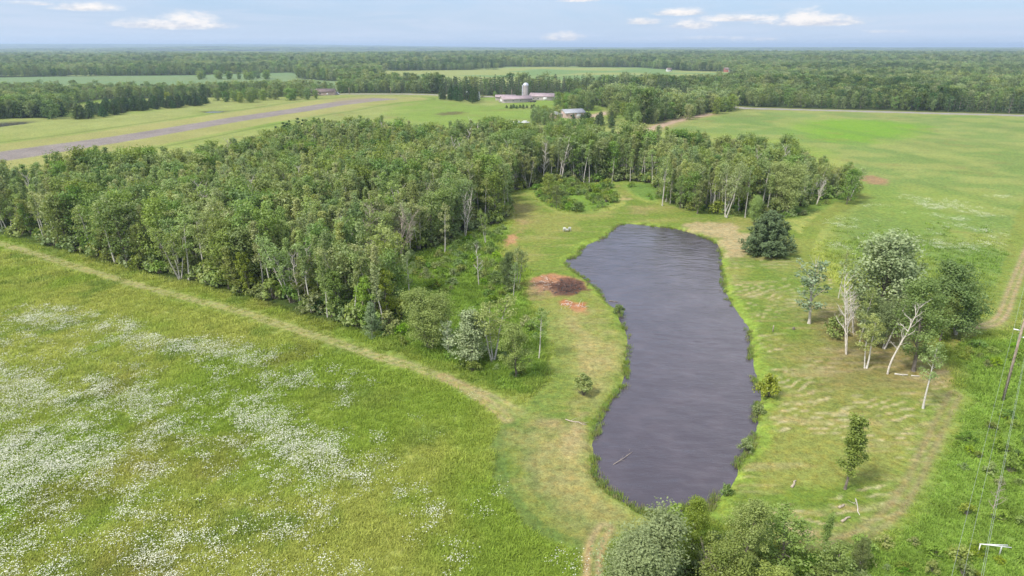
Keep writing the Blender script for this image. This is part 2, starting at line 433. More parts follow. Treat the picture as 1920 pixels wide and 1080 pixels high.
def ground_data(X, Y):
    """base colour, tall-grass weight, category for each ground vertex"""
    n = len(X)
    D = np.hypot(X, Y)
    wob = (fbm(X, Y, 5, 3, 5) - .5)
    wob2 = (fbm(X, Y, 1.6, 2, 6) - .5)
    col = meadow_col(X, Y)
    tall = np.ones(n)
    cat = np.zeros(n, int)             # 0 ground 1 mown 2 path 3 field 4 runway 5 road 6 forest floor

    def lay(m, c, t=None):
        nonlocal col, tall
        c = np.asarray(c, float)
        if c.ndim == 1:
            c = c[:, None]
        col = col * (1 - m) + c * m
        if t is not None:
            tall = tall * (1 - m) + t * m

    # farmland tone for the middle distance
    far = sstep(170, 420, Y)
    f1, f2 = fbm(X, Y * 0.6, 60, 4, 8), fbm(X, Y, 14, 4, 9)
    farc = np.array([0.240, 0.280, 0.090])[:, None] * (1 - sstep(.4, .62, f1)) + np.array([0.165, 0.260, 0.045])[:, None] * sstep(.4, .62, f1)
    farc = farc * (0.72 + 0.36 * f2 + .22 * fbm(X, Y, 5, 4, 19))
    lay(far * .85, farc)
    # east field: yellow-green with a lusher patch
    east = smooth_poly(PP([(1200, 245), (1380, 206), (1700, 211), (2000, 220), (2400, 240), (2300, 600), (1900, 600), (1780, 560), (1560, 500), (1530, 440), (1620, 370), (1600, 330), (1540, 270), (1350, 250)]), 1)
    me = sstep(-3, 6, sdist(east, X, Y))
    ec = np.array([0.235, 0.285, 0.085])[:, None] * (1 - sstep(.38, .6, f2)) + np.array([0.150, 0.235, 0.062])[:, None] * sstep(.38, .6, f2)
    lay(me * .8, ec * (0.80 + .22 * fbm(X * .6, Y, 5, 4, 19) + .2 * fbm(X, Y, 30, 3, 20)))
    lush = smooth_poly(PP([(1490, 232), (1560, 222), (1690, 230), (1740, 240), (1700, 258), (1600, 268), (1530, 262), (1500, 250)]), 1)
    lay(sstep(-14, 14, sdist(lush, X, Y) + wob * 22) * .8, (0.150, 0.310, 0.020))
    lush2 = smooth_poly(PP([(1600, 350), (1680, 350), (1900, 360), (1900, 400), (1760, 470), (1700, 500), (1860, 480), (1860, 560), (1720, 600), (1560, 520), (1540, 460), (1600, 400)]), 1)
    lay(sstep(-10, 14, sdist(lush2, X, Y) + wob * 18) * .35, (0.205, 0.310, 0.045))
    # faint darker cultivation bands running away across the east field
    band = vnoise(X / 9.0 + Y / 55.0, Y / 160.0)
    lay(me * sstep(.55, .8, band) * .35, (0.12, 0.20, 0.05))
    # worn, reddish weeds here and there
    rd = fbm(X, Y, 11, 4, 21)
    lay(sstep(.68, .76, rd) * .28, (0.23, 0.19, 0.07))
    # strips beside the runway
    rl = sdist(RUNWAY, X, Y, 70)
    lay(sstep(-26, -22, rl) * .8, np.array([0.29, 0.29, 0.105])[:, None] * (0.85 + .3 * f2))
    lay(np.exp(-((rl + 30) / 1.5) ** 2) * .6, (0.09, 0.14, 0.03))
    rl = rl + 2.2
    m = sstep(-0.8, 0.8, rl + wob)
    lay(m, np.array([0.235, 0.215, 0.200])[:, None] * (0.8 + .4 * fbm(X, Y, 6, 3, 31)), 0)
    cat[rl > 0] = 4
    lay(((m > .5) & (vnoise(X / 4, Y / 30) > .78)) * .35, (0.24, 0.21, 0.195))
    # forest floor
    ff = sdist(FOREST, X, Y)
    lay(sstep(-2.5, 1.5, ff + wob * 3), (0.060, 0.095, 0.025), .5)
    cat[ff > 0] = 6
    outside = sdist(FARM_OPEN, X, Y, 60)
    m = sstep(2, -6, outside) * (Y > 150)
    lay(m, (0.050, 0.075, 0.025), 0)
    lay(m * sstep(.32, .29, fbm(X, Y, 45, 3, 503)) * (Y > 720), (0.20, 0.26, 0.09), 0)
    for fp in OPEN_FAR:
        d = sdist(fp, X, Y, 90)
        k = fbm(X, Y, 90, 3, 12)
        left = inside(fp, np.array([P(100, 160)[0]]), np.array([P(100, 160)[1]]))[0]
        c0 = np.array([0.150, 0.235, 0.105]) if left else np.array([0.155, 0.250, 0.085])
        c1 = np.array([0.165, 0.240, 0.105]) if left else np.array([0.255, 0.300, 0.100])
        mm = sstep(.4, .6, k + (0 if left else 0.25 * sstep(100, -250, X)))
        lay(sstep(-4, 4, d), c0[:, None] * (1 - mm) + c1[:, None] * mm, 0)
        cat[d > 0] = 3
    # scrub
    for sp, c in ((SCRUB_W, (0.165, 0.255, 0.048)), (SCRUB_N, (0.15, 0.25, 0.04)), (SCRUB_N2, (0.14, 0.24, 0.05)), (SCRUB_N3, (0.14, 0.22, 0.04)), (SCRUB_E, (0.175, 0.270, 0.055)), (SCRUB_S, (0.12, 0.20, 0.035))):
        k = fbm(X, Y, 3.5, 3, 17)
        lay(sstep(-1.2, 1.2, sdist(sp, X, Y) + wob * 3), np.array(c)[:, None] * (0.7 + .6 * k), 1)
    # mown grass
    n5 = fbm(X, Y, 9, 4, 41)
    n6 = fbm(X * .35, Y * 1.6, 3, 4, 42)
    n7 = fbm(X * .22, Y * 1.9, 1.4, 3, 43)
    mw = np.array([0.165, 0.245, 0.040])[:, None] * (1 - sstep(.42, .66, n5)) + np.array([0.245, 0.280, 0.068])[:, None] * sstep(.42, .66, n5)
    mw = mw * .90
    dry = sstep(.50, .72, n6 * .55 + n7 * .45)
    for mp, dryk in ((MOWN_W, .30), (MOWN_E, .66), (MOWN_RING, .25), (LANE_E, .15), (LANE_E2, .2)):
        d = sdist(mp, X, Y)
        m = sstep(-.5, .5, d + wob2 * 1.0)
        c = mw * (1 - dry * dryk) + np.array([0.36, 0.31, 0.15])[:, None] * dry * dryk
        if mp is MOWN_E:       # windrows left by the mower, one every 1.8 m, slightly slanting
            ph = (Y - 0.10 * X + (fbm(X, Y, 9, 3, 51) - .5) * 7) / 1.35
            w = sstep(.62, .95, .5 + .5 * np.cos(ph * 2 * np.pi)) * sstep(.40, .56, fbm(X * .4, Y, 5, 4, 52)) * sstep(.3, .5, fbm(X, Y, 1.5, 2, 54))
            c = c * (1 - w * .7) + np.array([0.48, 0.42, 0.25])[:, None] * w * .7
            g = sstep(.5, .7, fbm(X, Y, 13, 3, 53))
            c = c * (1 - g * .5) + np.array([0.135, 0.215, 0.040])[:, None] * g * .5
        if mp is MOWN_W:       # mower passes follow the strip's west edge
            e = line_d(smooth_poly(PP([(962, 778), (926, 800), (920, 853), (927, 907), (950, 947), (990, 990), (1023, 1013), (1095, 1040)]), 2, False), X, Y)
            w = sstep(6.4, 5.8, e) * np.where((e % 3.0) < 1.5, .85, .35)
            c = c * (1 - w) + np.array([0.115, 0.180, 0.042])[:, None] * w
        if mp in (MOWN_RING, LANE_E) if False else (mp is MOWN_RING or mp is LANE_E):
            c = c * .4 + np.array([0.19, 0.25, 0.05])[:, None] * .6
        lay(m, c, 0)
        cat[(d > 0) & (cat == 0)] = 1
    # lush rim round the water
    pd = sdist(POND, X, Y, 30)
    rim = sstep(-1.9, -.4, pd + wob * 3.4 + wob2 * 1.5) * sstep(.9, .3, pd)
    lay(rim * .85, np.array([0.215, 0.315, 0.050])[:, None] * (0.75 + .5 * fbm(X, Y, 1.5, 2, 61)), .22)
    for poly, c, soft, k in STRAW:
        d = sdist(smooth_poly(poly, 1), X, Y)
        lay(sstep(-soft, soft, d + wob * 7 * min(1.5, .45 + soft / 4) + wob2 * 3.5) * k, np.array(c)[:, None] * (0.78 + .44 * fbm(X, Y, 1.3, 3, 71)), 0)
    # faint old wheel marks in the scrub clearing
    for pl in ([(770, 560), (850, 535), (900, 545), (950, 530)], [(820, 545), (880, 560), (905, 585)]):
        lay(np.exp(-(line_d(PP(pl), X, Y) / .5) ** 2) * .6, (0.06, 0.12, 0.02))
    # tracks: two worn wheel marks 1.5 m apart in short grass
    for tr, w, wear, c, k in ((TRACK_A, 2.1, .70, (0.36, 0.32, 0.17), 1), (TRACK_A2, 1.2, .8, (0.33, 0.28, 0.14), 1), (TRACK_B, 1.3, .8, (0.36, 0.29, 0.15), 1), (TRACK_C, 2.0, .3, (0.14, 0.2, 0.05), 0),
                            (TRACK_D, 2.0, .55, (0.27, 0.22, 0.12), 0), (TRACK_E, 1.8, .75, (0.36, 0.28, 0.17), 1)):
        e = line_d(tr, X, Y)
        lay(sstep(w + .4, w - .5, e + wob * 1.2) * .45, np.array([0.190, 0.262, 0.055])[:, None], 0)
        wm = np.exp(-((e - .5) / .42) ** 2) * (0.55 + .9 * fbm(X, Y, 4, 3, 81))
        lay(np.clip(wm * wear, 0, 1), c, 0)
        if k:
            cat[(e < w * .7)] = 2
    for tr, w, c in ((ROAD, 5, (0.30, 0.29, 0.29)), (DRIVE_A, 4, (0.40, 0.33, 0.24)), (DRIVE_B, 3.2, (0.40, 0.31, 0.22))):
        e = line_d(tr, X, Y, 60)
        if tr is ROAD:
            lay(sstep(14, 8, e) * .7, (0.27, 0.30, 0.09), 0)
        else:
            lay(sstep(10, 4, e + wob * 8) * .6, (0.33, 0.27, 0.14), 0)
        lay(sstep(w + 1, w - 1, e + wob * 2), np.array(c)[:, None], 0)
        cat[(e < w)] = 5 if tr is ROAD else 2
    # pond bed
    lay(sstep(-.1, .3, pd), (0.05, 0.045, 0.035), 0)
    for q in (FAR_POND, FAR_POND2):
        d = sdist(q, X, Y)
        lay(sstep(-5, 0, d), (0.13, 0.15, 0.06), 0)
    z = np.zeros(n)
    z -= 0.42 * sstep(-1.3, .25, pd) + 0.5 * sstep(.2, 3, pd)
    for q in (FAR_POND, FAR_POND2):
        z -= 1.0 * sstep(-2, 1, sdist(q, X, Y))
    z += tall * (fbm(X, Y, 1.7, 3, 91) - .4) * .42 * sstep(350, 120, D)
    z += (fbm(X, Y, 45, 3, 92) - .5) * .7 * sstep(0, 20, -pd) * sstep(20, 60, Y)
    return col, tall, cat, z


def ground_z(x, y):
    return float(ground_data(np.array([x], float), np.array([y], float))[3][0])


# ------------------------------------------------------------------ materials
def mat(name):
    m = bpy.data.materials.new(name)
    m.use_nodes = True
    m.node_tree.nodes.clear()
    return m, NT(m.node_tree)


def finish(t, sh, disp=None):
    o = t.new('ShaderNodeOutputMaterial')
    t.l.new(sh, o.inputs[0])


def simple(name, col, rough=.7, metal=0, nscale=0, namp=.25, bump=0, coat=0):
    m, t = mat(name)
    p = t.new('ShaderNodeBsdfPrincipled')
    c = tuple(col) + (1,)
    if nscale:
        co = t.new('ShaderNodeTexCoord').outputs['Object']
        f = t.noise(co, nscale, 5, .65)
        c2 = t.mix(t.ramp(f, .3, .7), tuple(v * (1 - namp) for v in col), tuple(min(1, v * (1 + namp)) for v in col))
        t.put(p.inputs['Base Color'], c2)
        if bump:
            b = t.new('ShaderNodeBump')
            b.inputs['Strength'].default_value = bump
            t.put(b.inputs['Height'], f)
            t.put(p.inputs['Normal'], b.outputs[0])
    else:
        p.inputs['Base Color'].default_value = c
    p.inputs['Roughness'].default_value = rough
    p.inputs['Metallic'].default_value = metal
    p.inputs['Specular IOR Level'].default_value = .3
    finish(t, p.outputs[0])
    return m


def ground_material():
    m, t = mat('ground_cover')
    at = t.new('ShaderNodeAttribute')
    at.attribute_name = 'base'
    tl = t.new('ShaderNodeAttribute')
    tl.attribute_name = 'tall'
    pos = t.new('ShaderNodeNewGeometry').outputs['Position']
    n1 = t.noise(pos, 1.1, 6, .7)
    n2 = t.noise(pos, 5.5, 3, .7)
    n3 = t.noise(pos, .22, 4, .6)
    n4 = t.noise(pos, 2.4, 5, .8, dist=1.0)
    k = t.math('ADD', t.math('MULTIPLY', t.ramp(n1, .3, .7), .55), t.math('MULTIPLY', t.ramp(n2, .3, .7), .35))
    k = t.math('ADD', t.math('ADD', k, t.math('MULTIPLY', n3, .35)), t.math('MULTIPLY', t.math('SUBTRACT', t.ramp(n4, .35, .65), .5), .55))
    k = t.math('ADD', t.math('MULTIPLY', k, .62), .40)
    c = t.mix(1.0, at.outputs['Color'], k, 'MULTIPLY')
    warm = t.mix(t.math('MULTIPLY', t.ramp(t.noise(pos, .75, 6, .75), .42, .66), .5), c, t.mix(1.0, c, (1.35, 1.02, .8), 'MULTIPLY'))
    p = t.new('ShaderNodeBsdfPrincipled')
    t.put(p.inputs['Base Color'], warm)
    p.inputs['Roughness'].default_value = .95
    p.inputs['Specular IOR Level'].default_value = .08
    b = t.new('ShaderNodeBump')
    b.inputs['Strength'].default_value = .8
    b.inputs['Distance'].default_value = .18
    t.put(b.inputs['Height'], t.math('ADD', n1, t.math('MULTIPLY', n2, .6)))
    t.put(p.inputs['Normal'], b.outputs[0])
    finish(t, p.outputs[0])
    return m


def leaf_material(name, dark, light, trans=.25, gloss=.0, spread=.25, patch=0.02, amp=.9):
    m, t = mat(name)
    at = t.new('ShaderNodeAttribute')
    at.attribute_name = 'tint'
    oi = t.new('ShaderNodeObjectInfo')
    mpp = t.new('ShaderNodeMapping')
    mpp.inputs['Scale'].default_value = (patch * .45, patch, 0) if amp > 1 else (patch, patch, patch)
    t.put(mpp.inputs[0], oi.outputs['Location'])
    big = t.noise(mpp.outputs[0], 1.0, 4, .6)
    f = t.math('ADD', at.outputs['Fac'], t.math('MULTIPLY', t.math('SUBTRACT', oi.outputs['Random'], .5), spread * 2))
    f = t.math('ADD', f, t.math('MULTIPLY', t.math('SUBTRACT', big, .5), amp), clamp=True)
    c = t.mix(f, dark, light)
    hs = t.new('ShaderNodeHueSaturation')
    rnd2 = t.math('FRACT', t.math('MULTIPLY', oi.outputs['Random'], 17.37))
    t.put(hs.inputs['Hue'], t.math('ADD', .5, t.math('MULTIPLY', t.math('SUBTRACT', rnd2, .5), .055)))
    t.put(hs.inputs['Saturation'], t.math('ADD', .82, t.math('MULTIPLY', t.math('FRACT', t.math('MULTIPLY', oi.outputs['Random'], 5.11)), .3)))
    t.put(hs.inputs['Color'], c)
    d = t.new('ShaderNodeBsdfDiffuse')
    t.put(d.inputs[0], hs.outputs[0])
    tr = t.new('ShaderNodeBsdfTranslucent')
    t.put(tr.inputs[0], t.mix(1.0, hs.outputs[0], (1.25, 1.3, .7), 'MULTIPLY'))
    ms = t.new('ShaderNodeMixShader')
    ms.inputs[0].default_value = trans
    t.l.new(d.outputs[0], ms.inputs[1])
    t.l.new(tr.outputs[0], ms.inputs[2])
    sh = ms.outputs[0]
    if gloss:
        g = t.new('ShaderNodeBsdfGlossy')
        g.inputs['Roughness'].default_value = .45
        g.inputs[0].default_value = (.8, .85, .8, 1)
        m2 = t.new('ShaderNodeMixShader')
        m2.inputs[0].default_value = gloss
        t.l.new(sh, m2.inputs[1])
        t.l.new(g.outputs[0], m2.inputs[2])
        sh = m2.outputs[0]
    finish(t, sh)
    return m


def blade_material(name, gain):
    m, t = mat(name)
    at = t.new('ShaderNodeAttribute')
    at.attribute_name = 'tint'
    ib = t.new('ShaderNodeAttribute')
    ib.attribute_type = 'INSTANCER'
    ib.attribute_name = 'base'
    oi = t.new('ShaderNodeObjectInfo')
    f = t.math('ADD', t.math('MULTIPLY', at.outputs['Fac'], .55), t.math('MULTIPLY', oi.outputs['Random'], .45))
    c = t.mix(1.0, ib.outputs['Color'], t.mix(f, tuple(g * .62 for g in gain), tuple(g * 1.30 for g in gain)), 'MULTIPLY')
    d = t.new('ShaderNodeBsdfDiffuse')
    t.put(d.inputs[0], c)
    tr = t.new('ShaderNodeBsdfTranslucent')
    t.put(tr.inputs[0], c)
    ms = t.new('ShaderNodeMixShader')
    ms.inputs[0].default_value = .45
    t.l.new(d.outputs[0], ms.inputs[1])
    t.l.new(tr.outputs[0], ms.inputs[2])
    finish(t, ms.outputs[0])
    return m


def birch_bark():
    m, t = mat('birch_bark')
    co = t.new('ShaderNodeTexCoord').outputs['Object']
    mp = t.new('ShaderNodeMapping')
    mp.inputs['Scale'].default_value = (1.5, 1.5, 5)
    t.put(mp.inputs[0], co)
    n = t.noise(mp.outputs[0], 1.3, 4, .7)
    c = t.mix(t.ramp(n, .54, .66), (.52, .49, .44), (.09, .08, .07))
    c = t.mix(t.ramp(t.noise(co, .4, 3), .45, .75), c, (.34, .30, .24))
    p = t.new('ShaderNodeBsdfPrincipled')
    t.put(p.inputs['Base Color'], c)
    p.inputs['Roughness'].default_value = .8
    p.inputs['Specular IOR Level'].default_value = .2
    finish(t, p.outputs[0])
    return m


def water_material(name='water_surface'):
    m, t = mat(name)
    pos = t.new('ShaderNodeNewGeometry').outputs['Position']
    mp = t.new('ShaderNodeMapping')
    mp.inputs['Scale'].default_value = (.45, 1.15, 1)
    mp.inputs['Rotation'].default_value = (0, 0, R(12))
    t.put(mp.inputs[0], pos)
    n1 = t.noise(mp.outputs[0], 1.5, 4, .6)
    n2 = t.noise(mp.outputs[0], 4.5, 3, .6)
    gust = t.ramp(t.noise(pos, .09, 3, .5), .35, .65)
    h = t.math('ADD', t.math('MULTIPLY', n1, 1.0), t.math('MULTIPLY', n2, .4))
    b = t.new('ShaderNodeBump')
    b.inputs['Distance'].default_value = .10
    t.put(b.inputs['Strength'], t.math('ADD', .40, t.math('MULTIPLY', gust, .35)))
    t.put(b.inputs['Height'], h)
    p = t.new('ShaderNodeBsdfPrincipled')
    sc = t.ramp(t.noise(pos, .25, 3, .6), .4, .7)
    t.put(p.inputs['Base Color'], t.mix(sc, (.048, .040, .052), (.064, .053, .066)))
    p.inputs['Roughness'].default_value = .10
    p.inputs['IOR'].default_value = 1.45
    t.put(p.inputs['Normal'], b.outputs[0])
    finish(t, p.outputs[0])
    return m


M = {
    'ground': ground_material(),
    'water': water_material(),
    'aspen': leaf_material('aspen_leaves', (.165, .220, .060), (.410, .470, .185), .40, .02, .24),
    'round': leaf_material('dark_leaves', (.100, .160, .034), (.280, .365, .100), .34, .02),
    'bright': leaf_material('bright_leaves', (.120, .180, .030), (.300, .380, .080), .34, .02),
    'silver': leaf_material('silver_leaves', (.085, .145, .050), (.42, .50, .29), .25, .02),
    'greywillow': leaf_material('grey_willow_leaves', (.175, .225, .075), (.38, .46, .19), .3, .01),
    'pine': leaf_material('pine_needles', (.035, .075, .024), (.140, .210, .080), .15, .0),
    'farleaf': leaf_material('distant_leaves', (.070, .120, .032), (.330, .400, .165), .32, .0, .36, .006, 2.4),
    'farpine': leaf_material('distant_needles', (.045, .082, .032), (.165, .225, .095), .15, .0, .25, .006, 1.6),
    'twig': leaf_material('dry_twigs', (.20, .16, .12), (.40, .34, .27), .0, .0),
    'grass': blade_material('grass_blades', (1.55, 1.48, 1.3)),
    'weed': blade_material('weed_blades', (1.50, 1.46, 1.30)),
    'lush': leaf_material('lush_weeds', (.110, .185, .026), (.280, .390, .070), .28, .0, .3, .08),
    'reed': leaf_material('reed_blades', (.15, .22, .04), (.32, .42, .10), .35, .0),
    'drygrass': leaf_material('dry_reeds', (.16, .17, .06), (.36, .34, .18), .2, .0),
    'petal': leaf_material('white_petals', (.47, .48, .38), (.76, .76, .67), .3, .0, .2),
    'birch': birch_bark(),
    'bark': simple('grey_bark', (.17, .145, .12), .9, 0, 3, .4),
    'dead': simple('bleached_wood', (.55, .50, .44), .85, 0, 2, .3),
    'deadtan': simple('dry_tan_wood', (.36, .30, .25), .85, 0, 2, .3),
    'pole': simple('weathered_pole_wood', (.27, .215, .165), .85, 0, 3, .35),
    'poletop': simple('grey_pole_metal', (.45, .46, .48), .5, .4),
    'glass': simple('insulator_porcelain', (.75, .75, .77), .3),
    'wire': simple('bare_wire', (.55, .57, .58), .45, .4),
    'white': simple('white_paint', (.62, .62, .60), .5, 0, 4, .08),
    'whitewall': simple('cream_wall_panel', (.40, .36, .34), .7, 0, .5, .1),
    'pinkroof': simple('faded_red_roof', (.33, .26, .27), .6, 0, .4, .15),
    'greyroof': simple('light_grey_metal_roof', (.30, .31, .33), .5, .1, .4, .12),
    'darkroof': simple('brown_shingle_roof', (.17, .13, .12), .8, 0, .5, .2),
    'silo': simple('silo_concrete', (.36, .33, .32), .8, 0, .8, .15),
    'silodome': simple('silo_dome_metal', (.48, .50, .54), .4, .3, .5, .1),
    'redwall': simple('red_barn_board', (.34, .13, .09), .8, 0, .5, .2),
    'brickwall': simple('pale_brick_wall', (.50, .38, .33), .8, 0, .5, .2),
    'pane': simple('dark_window_pane', (.03, .035, .045), .1),
    'rubber': simple('black_rubber', (.03, .03, .03), .8),
    'carpaint': simple('white_car_paint', (.78, .79, .80), .25),
    'char': simple('charred_wood', (.13, .075, .06), .9, 0, 3, .4),
    'darkcloth': simple('dark_tarpaulin', (.06, .05, .045), .6, 0, 1, .3),
    'log': simple('pale_split_log', (.38, .32, .24), .85, 0, 4, .3),
}


# ------------------------------------------------------------------ object helpers
def new_mesh(name, V, Fq, mats, attrs=None, smooth=False):
    """V (n,3) array, Fq: list of arrays of faces with k corners each (same k inside an array)"""
    me = bpy.data.meshes.new(name)
    V = np.asarray(V, np.float32)
    if not isinstance(Fq, (list, tuple)) or (len(Fq) and not isinstance(Fq[0], np.ndarray)):
        Fq = [np.asarray(Fq, np.int32)]
    Fq = [np.asarray(f, np.int32) for f in Fq if len(f)]
    loops = np.concatenate([f.ravel() for f in Fq]) if Fq else np.zeros(0, np.int32)
    sizes = np.concatenate([np.full(len(f), f.shape[1], np.int32) for f in Fq]) if Fq else np.zeros(0, np.int32)
    me.vertices.add(len(V))
    me.vertices.foreach_set('co', V.ravel())
    me.loops.add(len(loops))
    me.loops.foreach_set('vertex_index', loops.astype(np.int32))
    me.polygons.add(len(sizes))
    st = np.concatenate([[0], np.cumsum(sizes)[:-1]]).astype(np.int32) if len(sizes) else sizes
    me.polygons.foreach_set('loop_start', st)
    try:
        me.polygons.foreach_set('loop_total', sizes)
    except Exception:
        pass
    for m in (mats if isinstance(mats, (list, tuple)) else [mats]):
        if m:
            me.materials.append(m)
    if smooth and len(sizes):
        me.polygons.foreach_set('use_smooth', np.ones(len(sizes), bool))
    for k, (typ, dom, arr) in (attrs or {}).items():
        a = me.attributes.new(k, typ, dom)
        a.data.foreach_set({'FLOAT_COLOR': 'color', 'FLOAT_VECTOR': 'vector'}.get(typ, 'value'), np.asarray(arr).ravel())
    me.update(calc_edges=True)
    me.validate()
    return me


def obj(name, me, parent=None, loc=None):
    o = bpy.data.objects.new(name, me)
    C.objects.link(o)
    if parent is not None:
        o.parent = parent
    if loc is not None:
        o.location = loc
    return o


def tag(o, label=None, cat=None, group=None, kind=None):
    for k, v in (('label', label), ('category', cat), ('group', group), ('kind', kind)):
        if v:
            o[k] = v
    return o


def thing(name, label, cat, loc=(0, 0, 0), rz=0, group=None):
    o = bpy.data.objects.new(name, None)
    o.empty_display_size = .5
    C.objects.link(o)
    o.location = loc
    o.rotation_euler = (0, 0, rz)
    return tag(o, label, cat, group)


class MB:
    def __init__(s):
        s.v, s.f3, s.f4, s.n = [], [], [], 0
        s.t = []

    def add(s, V, f4=None, f3=None, tint=None):
        V = np.asarray(V, float)
        s.v.append(V)
        if f4 is not None and len(f4):
            s.f4.append(np.asarray(f4) + s.n)
        if f3 is not None and len(f3):
            s.f3.append(np.asarray(f3) + s.n)
        s.t.append(np.full(len(V), .5) if tint is None else np.asarray(tint, float))
        s.n += len(V)
        return s

    def box(s, x0, x1, y0, y1, z0, z1, top=None):
        tx, ty = (1, 1) if top is None else top
        cx, cy = (x0 + x1) / 2, (y0 + y1) / 2
        hx, hy = (x1 - x0) / 2, (y1 - y0) / 2
        V = [(cx + a * hx, cy + b * hy, z0) for a, b in ((-1, -1), (1, -1), (1, 1), (-1, 1))] + \
            [(cx + a * hx * tx, cy + b * hy * ty, z1) for a, b in ((-1, -1), (1, -1), (1, 1), (-1, 1))]
        return s.add(V, [(0, 3, 2, 1), (4, 5, 6, 7), (0, 1, 5, 4), (1, 2, 6, 5), (2, 3, 7, 6), (3, 0, 4, 7)])

    def tube(s, pts, rad, sides=6, cap=True):
        pts = np.asarray(pts, float)
        n = len(pts)
        rad = np.broadcast_to(np.asarray(rad, float), (n,))
        tan = np.gradient(pts, axis=0)
        tan /= np.linalg.norm(tan, axis=1)[:, None] + 1e-9
        ref = np.array([0, 0, 1.]) if abs(tan[:, 2]).mean() < .8 else np.array([1., 0, 0])
        a = np.cross(tan, ref)
        a /= np.linalg.norm(a, axis=1)[:, None] + 1e-9
        b = np.cross(tan, a)
        th = np.arange(sides) * 2 * np.pi / sides
        V = pts[:, None] + rad[:, None, None] * (np.cos(th)[None, :, None] * a[:, None] + np.sin(th)[None, :, None] * b[:, None])
        i = np.arange(n - 1)[:, None] * sides
        j = np.arange(sides)[None]
        k = (j + 1) % sides
        f = np.stack([i + j, i + k, i + sides + k, i + sides + j], -1).reshape(-1, 4)
        V = V.reshape(-1, 3)
        f3 = []
        if cap:
            V = np.vstack([V, pts[:1], pts[-1:]])
            c0, c1 = n * sides, n * sides + 1
            for q in range(sides):
                f3.append((c0, (q + 1) % sides, q))
                f3.append((c1, (n - 1) * sides + q, (n - 1) * sides + (q + 1) % sides))
        return s.add(V, f, f3)

    def lathe(s, prof, sides=24):
        prof = np.asarray(prof, float)
        th = np.arange(sides) * 2 * np.pi / sides
        V = np.stack([prof[:, None, 0] * np.cos(th), prof[:, None, 0] * np.sin(th), np.repeat(prof[:, 1:2], sides, 1)], -1).reshape(-1, 3)
        n = len(prof)
        i = np.arange(n - 1)[:, None] * sides
        j = np.arange(sides)[None]
        k = (j + 1) % sides
        return s.add(V, np.stack([i + j, i + k, i + sides + k, i + sides + j], -1).reshape(-1, 4))

    def mesh(s, name, m, smooth=False):
        V = np.vstack(s.v)
        F_ = []
        if s.f4:
            F_.append(np.vstack(s.f4))
        if s.f3:
            F_.append(np.vstack(s.f3))
        return new_mesh(name, V, F_, m, {'tint': ('FLOAT', 'POINT', np.concatenate(s.t))}, smooth)

    def build(s, name, m, parent=None, loc=None, smooth=False):
        return obj(name, s.mesh(name, m, smooth), parent, loc)


